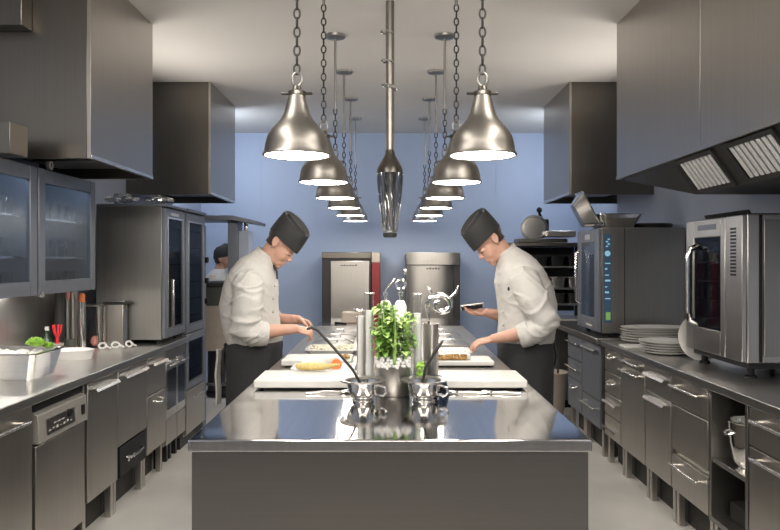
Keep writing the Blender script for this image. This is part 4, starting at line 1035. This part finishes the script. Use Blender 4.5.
for k, (x, y, wh) in enumerate(((-1.93, 4.70, 'nearest the oval dish'), (-1.86, 4.74, 'middle of three'), (-1.79, 4.80, 'nearest the fridge'))):
    mb = MB().torus((0, 0, 0), 0.024, 0.008, Matrix.Rotation(R(70), 4, 'X'), 18, 8, 1.0, 0.75).tube([(0.024, 0, 0.0), (0.04, 0, -0.010), (0.055, 0, -0.016)], 0.007, 8)
    lo = min(v.z for v in mb.v); mb.v = [v-Vector((0, 0, lo)) for v in mb.v]
    o = tag(obj('ring_clip', mb, 'white'), 'small white plastic clip on the left worktop, %s' % wh, 'clip', 'white clips on the left worktop'); o.location = (x, y, WT); o.rotation_euler = (0, 0, 0.5*k)

# ------------------------------------------------------------------ people
def fuse(name, mb, mat, parent, voxel, smooth=3, fold=None, factor=0.5):
    """union of closed shapes as one continuous skin; fold(v, n) may push the surface along its normal"""
    me = bpy.data.meshes.new('tmp'); me.from_pydata(mb.v, [], mb.f); me.update()
    bm = bmesh.new(); bm.from_mesh(me); bmesh.ops.recalc_face_normals(bm, faces=bm.faces[:]); bm.to_mesh(me); bm.free()
    o = bpy.data.objects.new('tmp', me); COL.objects.link(o)
    r = o.modifiers.new('r', 'REMESH'); r.mode = 'VOXEL'; r.voxel_size = voxel
    if smooth:
        s = o.modifiers.new('s', 'SMOOTH'); s.iterations = smooth; s.factor = factor
    dg = bpy.context.evaluated_depsgraph_get(); dg.update()
    out = bpy.data.meshes.new_from_object(o.evaluated_get(dg)); out.name = name
    bpy.data.objects.remove(o); bpy.data.meshes.remove(me)
    if fold:
        nr = [v.normal.copy() for v in out.vertices]
        for v, n in zip(out.vertices, nr): v.co = v.co+n*fold(v.co, n)
        out.update()
    out.polygons.foreach_set('use_smooth', [True]*len(out.polygons))
    out.materials.clear(); out.materials.append(M[mat])
    ob = bpy.data.objects.new(name, out); COL.objects.link(ob); ob.parent = parent
    return ob

def ering(uc, zc, a, b, tilt=0, n=40, e=2.4):
    pts = []
    for k in range(n):
        t = 2*PI*k/n; c, s_ = math.cos(t), math.sin(t)
        c = math.copysign(abs(c)**(2/e), c); s_ = math.copysign(abs(s_)**(2/e), s_)
        pts.append(Vector((uc+a*c*math.cos(R(tilt)), b*s_, zc-a*c*math.sin(R(tilt)))))
    return pts

def hand(mb, wrist, d, n, med, curl, thumb_in=0.5, spread=1.0):
    """palm, four bent fingers and a thumb. d: along the hand, n: out of the palm, med: thumb side"""
    d = Vector(d).normalized(); n = Vector(n); n = (n-d*n.dot(d)).normalized(); w = n.cross(d).normalized()
    if w.dot(Vector(med)) < 0: w = -w
    W = Vector(wrist)
    rot = Matrix((( d.x, w.x, n.x), (d.y, w.y, n.y), (d.z, w.z, n.z))).to_4x4()
    mb.ell(W+d*0.05, (0.056, 0.041, 0.017), rot, 20, 12)
    mb.ell(W+d*0.075, (0.025, 0.040, 0.014), rot, 16, 10)
    mb.tube([W-d*0.03, W+d*0.03], [0.029, 0.027], 12, flat=0.8)
    mb.ell(W+d*0.035+w*0.024+n*0.006, (0.034, 0.018, 0.017), rot, 14, 8)
    for off, L, cf in ((0.031, 0.078, 0.85), (0.0105, 0.087, 1.0), (-0.011, 0.080, 1.08), (-0.031, 0.063, 1.15)):
        p = W+d*(0.088-abs(off)*0.15)+w*off; ang = 0.15; fd = w*off*0.9*spread
        pts = [p-d*0.02, p]; rr = [0.0095, 0.0095]
        for seg, q, rad in ((0.45, 0.6, 0.009), (0.30, 1.0, 0.0083), (0.25, 0.6, 0.0072)):
            ang += R(curl)*q*cf
            p = p+(d*math.cos(ang)+n*math.sin(ang)+fd*3*math.cos(ang)).normalized()*(L*seg); pts.append(p); rr.append(rad)
        mb.tube(pts, rr, 12)
    tb = W+d*0.022+w*0.028+n*0.006
    t1 = tb+(d*0.75+w*0.65+n*0.25).normalized()*0.038; t2 = t1+(d*1.0+w*(0.25-thumb_in*0.4)+n*0.4).normalized()*0.031; t3 = t2+(d*1.0-w*thumb_in*0.5+n*0.5).normalized()*0.024
    mb.tube([tb, t1, t2, t3], [0.014, 0.0115, 0.0105, 0.0085], 12)
    return W+d*0.1+n*0.02

def chef(label, loc, rotz, ns, E, theta, arms, pendant):
    """local frame: x forward, z up; ns: the sign of y that faces the camera; arms: per side elbow, cuff, wrist, hand dir, palm normal, curl"""
    r = thing('person', label, 'person', loc, None, rotz)
    c, s_ = math.cos(R(theta)), math.sin(R(theta))
    Fd, Ud, Ld = Vector((c, 0, -s_)), Vector((s_, 0, c)), Vector((0, 1, 0))
    E = Vector((E[0], 0, E[1]))
    def P(f, u, l=0): return E+Fd*f+Ud*u+Ld*l
    rot = Matrix(((c, 0, s_), (0, 1, 0), (-s_, 0, c))).to_4x4()
    dE = E-Vector((0.188, 0, 1.61))
    # --- body, one surface
    b = MB()
    b.ell(P(0.022, 0.055), (0.104, 0.076, 0.092), rot, 32, 20)
    b.ell(P(0.058, -0.03), (0.062, 0.060, 0.090), rot, 28, 18)
    b.ell(P(0.050, -0.082), (0.052, 0.050, 0.045), rot, 24, 14)
    b.ell(P(0.092, -0.116), (0.022, 0.027, 0.021), rot, 16, 10); b.ell(P(0.074, -0.092), (0.040, 0.042, 0.034), rot, 20, 12); b.ell(P(0.04, -0.10), (0.045, 0.05, 0.035), rot, 20, 12)
    b.ell(P(0.108, 0.014), (0.018, 0.050, 0.014), rot, 20, 10)
    b.tube([P(0.110, 0.008), P(0.122, -0.018), P(0.134, -0.040)], [0.009, 0.010, 0.0115], 12)
    for l in (-0.013, 0.013): b.ell(P(0.122, -0.045, l), (0.012, 0.009, 0.009), rot, 12, 8)
    b.ell(P(0.110, -0.068), (0.014, 0.024, 0.010), rot, 14, 8)
    b.ell(P(0.113, -0.079), (0.011, 0.022, 0.008), rot, 14, 8)
    for l in (-0.036, 0.036):
        b.ell(P(0.098, -0.012, l), (0.016, 0.018, 0.012), rot, 14, 8)
        b.ell(P(0.080, -0.050, l*0.95), (0.024, 0.022, 0.030), rot, 14, 8)
    b.ell(P(0.086, -0.078), (0.032, 0.036, 0.042), rot, 20, 12)
    for sg in (-1, 1):
        er = rot @ Matrix.Rotation(R(18)*-1, 4, 'Y')
        b.torus(P(-0.004, 0.004, sg*0.074), 0.021, 0.0065, er @ Matrix.Rotation(PI/2, 4, 'X'), 20, 8, 0.8, 1.35)
        b.ell(P(-0.004, 0.0, sg*0.070), (0.017, 0.008, 0.027), er, 14, 10)
        b.ell(P(0.0, -0.028, sg*0.072), (0.009, 0.007, 0.011), er, 10, 8)
    b.tube([Vector((0.08, 0, 1.42))+dE*0.5, Vector((0.115, 0, 1.50))+dE*0.7, P(0.0, -0.05), P(0.012, 0.0)], [0.066, 0.058, 0.057, 0.058], 24)
    TR = [(.052, .93, .140, .17, 0), (.045, 1.0, .145, .175, 0), (.02, 1.1, .155, .18, 5), (.01, 1.2, .158, .19, 8), (.02, 1.3, .15, .20, 12), (.045, 1.39, .13, .195, 20), (.07, 1.45, .095, .15, 28), (.09, 1.49, .06, .09, 33)]
    TR = [(u+dE.x*max(0, (z-1.0)/0.55), z+dE.z*max(0, (z-1.0)/0.55), a, bb, t) for u, z, a, bb, t in TR]
    b.loft([ering(.055, .84, .13, .165)]+[ering(*q) for q in TR])
    for sg in (-1, 1):
        b.tube([(.05, sg*0.09, .92), (.065, sg*0.10, .70), (.06, sg*0.105, .50), (.02, sg*0.11, .28), (.0, sg*0.11, .10)], [.09, .080, .058, .053, .040], 16)
        b.tube([(-.02, sg*0.11, .055), (.07, sg*0.115, .045), (.15, sg*0.12, .035)], [.040, .038, .028], 12, flat=0.8)
    shp = {}
    for sg, A in arms.items():
        sh = Vector((.045+dE.x*0.7, sg*0.185, 1.385+dE.z*0.7)); shp[sg] = sh
        el, wr = Vector(A['elbow']), Vector(A['wrist'])
        b.tube([sh, sh.lerp(el, 0.5), el], [0.058, 0.050, 0.043], 16)
        b.tube([el, el.lerp(wr, 0.35), el.lerp(wr, 0.7), wr], [0.043, 0.046, 0.037, 0.029], 16)
        hand(b, wr, A['d'], A['n'], (0, -sg, 0), A['curl'], A.get('thumb', 0.5), A.get('spread', 0.6))
    fuse('body', b, 'skin', r, 0.0042, 6)
    # --- jacket
    j = MB()
    JR = [(.052, .93, .150, .19, 0), (.045, .985, .168, .20, 0), (.04, 1.02, .176, .205, 0), (.02, 1.1, .182, .21, 5), (.01, 1.2, .182, .22, 8), (.02, 1.3, .172, .228, 12), (.045, 1.39, .155, .222, 20),
          (.07, 1.455, .124, .185, 28), (.092, 1.498, .09, .125, 33), (.108, 1.528, .070, .082, 36)]
    JR = [(u+dE.x*max(0, (z-1.0)/0.55), z+dE.z*max(0, (z-1.0)/0.55), a, bb, t) for u, z, a, bb, t in JR]
    j.loft([ering(*q) for q in JR])
    ends = []
    for sg, A in arms.items():
        sh = shp[sg]; el, cu = Vector(A['elbow']), Vector(A['cuff'])
        mid = sh.lerp(el, 0.45)+Vector((0, sg*0.02, 0))
        j.tube([sh+Vector((0, -sg*0.06, 0.0)), sh+Vector((0, sg*0.012, -0.012)), mid, el+Vector((-0.015, 0, 0.015)), el+(cu-el)*0.35, cu], [0.075, 0.092, 0.092, 0.082, 0.078, 0.066], 24, cap='flat')
    def fold(p, n):
        q = Vector(((p.z*0.85+p.x*0.55)*11+noise.noise(p*5)*0.8, p.y*3.5, (p.x*0.8-p.z*0.6)*2.5+ns*3.3)); a = noise.noise(q)
        q2 = Vector(((p.z*0.9-p.x*0.45)*15+noise.noise(p*6)*0.8, p.y*4, (p.x+p.z*0.4)*4)); c2 = noise.noise(q2)
        arm = max(0, min(1, (abs(p.y)-0.16)/0.06))
        k = 0.5+0.9*arm
        return (max(0, 1-abs(a)*4.5)*0.0065+max(0, 1-abs(c2)*4.0)*0.0045*(0.2+arm)-0.003)*k
    fuse('chef_jacket', j, 'cloth', r, 0.0055, 5, fold)
    for sg, A in arms.items():
        cf = MB(); el, cu = Vector(A['elbow']), Vector(A['cuff']); dd = (cu-el).normalized()
        cf.tube([cu-dd*0.055, cu-dd*0.02, cu+dd*0.012], [0.076, 0.076, 0.071], 28, cap='flat')
        fuse('rolled_cuff', cf, 'cloth', r, 0.005, 3, lambda p, n: 0.003*noise.noise(p*26))
    # stand-up collar: a ring of cloth around the neck
    base = JR[-2]; co = MB()
    lo = ering(base[0], base[1]-0.004, base[2]-0.006, base[3]-0.03, base[4], 40, 2.1)
    hi = ering(base[0]+0.024, base[1]+0.052, 0.066, 0.072, base[4]+4, 40, 2.0)
    lo2 = ering(base[0], base[1]-0.004, base[2]-0.014, base[3]-0.038, base[4], 40, 2.1)
    hi2 = ering(base[0]+0.024, base[1]+0.052, 0.061, 0.067, base[4]+4, 40, 2.0)
    n = 40; vs = lo+hi+hi2+lo2; fs = []
    for q in range(4):
        for k in range(n): fs.append((q*n+k, q*n+(k+1) % n, ((q+1) % 4)*n+(k+1) % n, ((q+1) % 4)*n+k))
    co.add(vs, fs); obj('collar', co, 'cloth', r, world=False, angle=60)
    if pendant == 'kerchief':
        obj('neckerchief', MB().tube([(0.172+dE.x, ns*0.03, 1.462+dE.z), (0.188+dE.x, ns*0.035, 1.43+dE.z), (0.192+dE.x, ns*0.04, 1.385+dE.z)], [0.010, 0.012, 0.008], 10, flat=0.5), 'apron', r, world=False)
    for z in (1.12, 1.20, 1.28, 1.36):
        k = [q for q in JR if q[1] >= z][0]
        t = R(26); px = k[0]+k[2]*math.cos(t)**0.83+0.004; py = ns*k[3]*math.sin(t)**0.83
        if not (pendant == 'badge' and z == 1.28): obj('button', MB().ell((px, py, z-0.02), (0.006, 0.008, 0.008)), 'cloth', r, world=False)
    if pendant == 'badge':
        k = JR[5]; t = R(48)
        obj('chest_badge', MB().ell((k[0]+k[2]*math.cos(t)**0.83+0.004, ns*(k[3]*math.sin(t)**0.83+0.004), 1.325), (0.007, 0.007, 0.012)), 'black', r, world=False)
    # --- apron, trousers, shoes
    a = MB()
    a.loft([ering(.048, .995, .166, .205), ering(.048, .96, .172, .212), ering(.045, .90, .170, .215), ering(.045, .78, .168, .215), ering(.045, .62, .168, .218), ering(.045, .44, .166, .222), ering(.045, .42, .155, .21)])
    fuse('apron', a, 'apron', r, 0.008, 3, lambda p, n: 0.006*noise.noise(Vector((p.x*14, p.y*14, p.z*3.5)))*min(1, max(0, (0.97-p.z)/0.1)))
    tie = MB().tube([(-0.13, ns*0.03, .965), (-0.145, ns*0.05, .93), (-0.15, ns*0.06, .87), (-0.147, ns*0.065, .80)], [0.010, 0.012, 0.011, 0.009], 8, flat=0.4)
    tie.tube([(-0.13, ns*0.02, .965), (-0.15, ns*0.0, .90), (-0.145, ns*-0.01, .84)], [0.010, 0.012, 0.009], 8, flat=0.4).ell((-0.132, ns*0.03, .965), (0.014, 0.02, 0.014))
    obj('apron_tie', tie, 'apron', r, world=False)
    t = MB()
    for sg in (-1, 1): t.tube([(.05, sg*0.085, .90), (.065, sg*0.10, .70), (.062, sg*0.105, .50), (.025, sg*0.11, .28), (.01, sg*0.11, .085)], [.098, .096, .078, .074, .070], 20, cap='flat')
    fuse('trousers', t, 'apron', r, 0.008, 3)
    for sg in (-1, 1):
        sm = MB().tube([(-.03, sg*0.11, .055), (.04, sg*0.112, .058), (.12, sg*0.118, .050), (.17, sg*0.122, .042)], [.052, .052, .048, .038], 16)
        for i, v in enumerate(sm.v): sm.v[i] = Vector((v.x, v.y, max(v.z, 0.001)))
        obj('shoe', sm, 'black', r, world=False)
    # --- hair, hat, eyes
    h = MB(); n1, n2 = 28, 18; vs = []; fs = []
    for i in range(n1):
        for jx in range(n2):
            az = R(-80)+R(160)*i/(n1-1); el = R(-72)+R(112)*jx/(n2-1)
            vs.append(P(0.020-max(0.1035*math.cos(el), 0.084 if el < 0 else 0)*math.cos(az), 0.055+0.092*math.sin(el), max(0.0765*math.cos(el), 0.064 if el < 0 else 0)*math.sin(az)))
    for i in range(n1-1):
        for jx in range(n2-1): fs.append((i*n2+jx, (i+1)*n2+jx, (i+1)*n2+jx+1, i*n2+jx+1))
    h.add(vs, fs); ho = obj('hair', h, 'hair', r, world=False)
    m = ho.modifiers.new('thick', 'SOLIDIFY'); m.thickness = 0.006; m.offset = 0.5
    for l in (-0.034, 0.034):
        obj('eyebrow', MB().tube([P(0.116, 0.006, l*0.55), P(0.117, 0.012, l), P(0.104, 0.008, l*1.45)], [0.003, 0.004, 0.002], 8), 'hair', r, world=False)
        ey = obj('eye', MB().ell(P(0.1115, -0.016, l), (0.006, 0.012, 0.004), rot, 14, 8), 'eye', r, world=False)
    obj('lips', MB().ell(P(0.1235, -0.074), (0.004, 0.018, 0.005), rot, 14, 8), 'lip', r, world=False)
    # cap: a tall band whose crown folds inward along a middle pleat
    def hring(f0, u0, a, bb, tilt):
        out = []
        for k in range(48):
            t = 2*PI*k/48; cc = math.cos(t); out.append(P(f0+a*cc, u0+tilt*cc, bb*math.sin(t)))
        return out
    hm = MB(); rg = [hring(0.026, 0.030, 0.116, 0.086, -0.012), hring(0.026, 0.075, 0.117, 0.089, -0.014), hring(0.025, 0.125, 0.115, 0.090, -0.016), hring(0.024, 0.168, 0.111, 0.088, -0.018), hring(0.024, 0.174, 0.107, 0.084, -0.018),
                     hring(0.024, 0.168, 0.098, 0.066, -0.018), hring(0.024, 0.158, 0.090, 0.044, -0.016), hring(0.024, 0.155, 0.084, 0.030, -0.016), hring(0.024, 0.170, 0.080, 0.012, -0.018), hring(0.024, 0.175, 0.074, 0.004, -0.018)]
    for q in rg[2:6]:                                  # slightly swept sides
        for k in range(48):
            t = 2*PI*k/48; q[k] += Ud*(0.008*abs(math.sin(t))-0.004)
    for i_, q in enumerate(rg):                        # the cap sits a little askew, lower on one side
        if i_ >= 2:
            for k in range(48): q[k] += Ud*(-ns*0.30*q[k].y*(1 if i_ > 2 else 0.6))
    hm.loft(rg)
    hat = obj('chef_hat', hm, 'hat', r, world=False, angle=50)
    return r

lc = chef('person in white chef jacket and dark apron, bending over the left boards', (-0.90, 4.43, 0), 0, -1, (0.188, 1.61), 38,
     {-1: dict(elbow=(0.045, -0.255, 1.065), cuff=(0.15, -0.215, 1.055), wrist=(0.32, -0.115, 1.075), d=(0.93, 0.30, -0.22), n=(-0.25, 0.45, -0.85), curl=52, thumb=0.9, spread=0.2),
       1: dict(elbow=(0.055, 0.25, 1.10), cuff=(0.14, 0.21, 1.10), wrist=(0.305, 0.095, 1.115), d=(0.92, -0.28, -0.30), n=(-0.25, -0.45, -0.85), curl=45, thumb=0.9, spread=0.2)}, 'kerchief')
rc = chef('person in white chef jacket and dark apron, holding a phone, right of the island', (0.90, 4.43, 0), PI, 1, (0.248, 1.63), 40,
     {1: dict(elbow=(-0.02, 0.265, 1.09), cuff=(0.115, 0.235, 1.045), wrist=(0.275, 0.175, 1.02), d=(0.93, -0.12, -0.22), n=(-0.25, -0.25, -0.9), curl=24, thumb=0.3, spread=0.8),
     -1: dict(elbow=(0.06, -0.25, 1.10), cuff=(0.13, -0.225, 1.12), wrist=(0.265, -0.16, 1.155), d=(0.97, 0.10, 0.06), n=(-0.1, 0.45, 0.85), curl=16, thumb=0.1, spread=0.4)}, 'badge')
# phone in the right chef's far hand
ph = thing('phone', 'slim white phone with a dark screen held by the right chef', 'phone', (0.555, 4.54, 1.125))
mb = MB().box(-0.037, 0.037, -0.004, 0.004, -0.075, 0.075); sc_ = MB().box(-0.033, 0.033, -0.0052, -0.0041, -0.069, 0.069)
mt = Matrix.Translation((0.535, 4.565, 1.196)) @ Matrix.Rotation(R(-5), 4, 'Y') @ Matrix.Rotation(R(62), 4, 'X') @ Matrix.Rotation(R(84), 4, 'Y')
for q in (mb, sc_): q.v = [mt @ v for v in q.v]
obj('phone_body', mb, 'white', ph, 0.003); obj('phone_screen', sc_, 'dark_glass', ph)
# towel at the left chef's back
tw = MB(); rings = []
for k in range(12):
    z = 0.945-0.34*k/11; o_ = 0.003*math.sin(k*0.9)
    c = Vector((-1.066-0.004*min(1, k/3)+o_, 4.36, z)); w = 0.035+0.018*min(1, k/5)
    rings.append([c+Vector((0.010*math.cos(t)+0.004*math.sin(3*t), w*math.sin(t), 0)) for t in [2*PI*q/20 for q in range(20)]])
tw.loft(rings)
solo('kitchen_towel', tw, 'cloth', 'cream kitchen towel hanging from the left chef\'s apron string', 'towel', (-1.07, 4.36, 0.61))

# the third person, seen far behind through the service pass
p3 = thing('person', 'person in a dark cap and pale jacket far back behind the service pass', 'person', (-1.86, 7.75, 0))
b = MB()
b.ell((-1.80, 7.75, 1.53), (0.088, 0.073, 0.10)); b.ell((-1.765, 7.75, 1.485), (0.055, 0.055, 0.075)); b.tube([(-1.715, 7.75, 1.515), (-1.70, 7.75, 1.485)], [0.010, 0.014], 10)
b.ell((-1.73, 7.75, 1.43), (0.02, 0.022, 0.018)); b.ell((-1.72, 7.75, 1.455), (0.012, 0.022, 0.010))
for sg in (-1, 1): b.ell((-1.815, 7.75+sg*0.074, 1.51), (0.017, 0.008, 0.028))
b.tube([(-1.86, 7.75, 1.30), (-1.835, 7.75, 1.40), (-1.81, 7.75, 1.47)], [0.07, 0.058, 0.056], 16)
def er3(u, z, a, bb, t=0): return [p+Vector((-1.90, 7.75, 0)) for p in ering(u, z, a, bb, t)]
b.loft([er3(0.03, .85, .12, .16), er3(0.02, 1.0, .13, .17), er3(.01, 1.15, .14, .19), er3(.02, 1.28, .12, .19), er3(.04, 1.35, .08, .13)])
for sg in (-1, 1):
    b.tube([(-1.87, 7.75+sg*0.09, .9), (-1.86, 7.75+sg*0.10, .5), (-1.88, 7.75+sg*0.10, .09)], [.085, .058, .042], 14)
    b.tube([(-1.91, 7.75+sg*0.10, .05), (-1.76, 7.75+sg*0.11, .035)], [.038, .028], 12)
    b.tube([(-1.87, 7.75+sg*0.19, 1.28), (-1.86, 7.75+sg*0.23, 1.05), (-1.64, 7.75+sg*0.14, 1.02)], [.055, .045, .030], 14)
    hand(b, (-1.64, 7.75+sg*0.14, 1.02), (1, -sg*0.2, 0), (0, 0, -1), (0, -sg, 0), 20)
fuse('body', b, 'skin', p3, 0.006, 3)
for ch in p3.children: ch.data.transform(Matrix.Translation((1.86, -7.75, 0)))
j = MB(); j.loft([er3(0.03, .85, .14, .18), er3(0.02, 1.0, .15, .19), er3(.01, 1.15, .16, .21), er3(.02, 1.28, .14, .205), er3(.045, 1.36, .09, .14), er3(.065, 1.40, .07, .08)])
for sg in (-1, 1): j.tube([(-1.87, 7.75+sg*0.16, 1.29), (-1.87, 7.75+sg*0.21, 1.18), (-1.86, 7.75+sg*0.23, 1.04), (-1.78, 7.75+sg*0.20, 1.03)], [.08, .078, .066, .055], 16, cap='flat')
o = fuse('chef_jacket', j, 'cloth', p3, 0.009, 4); o.data.transform(Matrix.Translation((1.86, -7.75, 0)))
t = MB()
for sg in (-1, 1): t.tube([(-1.87, 7.75+sg*0.085, .90), (-1.86, 7.75+sg*0.10, .5), (-1.87, 7.75+sg*0.11, .08)], [.10, .08, .07], 16, cap='flat')
o = fuse('trousers', t, 'apron', p3, 0.01, 3); o.data.transform(Matrix.Translation((1.86, -7.75, 0)))
for sg in (-1, 1): obj('shoe', MB().tube([(-1.91, 7.75+sg*0.11, .052), (-1.74, 7.75+sg*0.12, .042)], [.050, .040], 14), 'black', p3)
hm = MB().loft([[Vector((-1.805+a*math.cos(2*PI*k/32), 7.75+bb*math.sin(2*PI*k/32), z+0.02*math.cos(2*PI*k/32))) for k in range(32)] for z, a, bb in ((1.525, .095, .080), (1.56, .100, .085), (1.62, .094, .082), (1.655, .07, .062), (1.668, .03, .03))])
obj('chef_hat', hm, 'hat', p3)
hr = MB().ell((-1.832, 7.75, 1.505), (0.062, 0.074, 0.062)); obj('hair', hr, 'hair', p3)
p3.location.x = -1.91
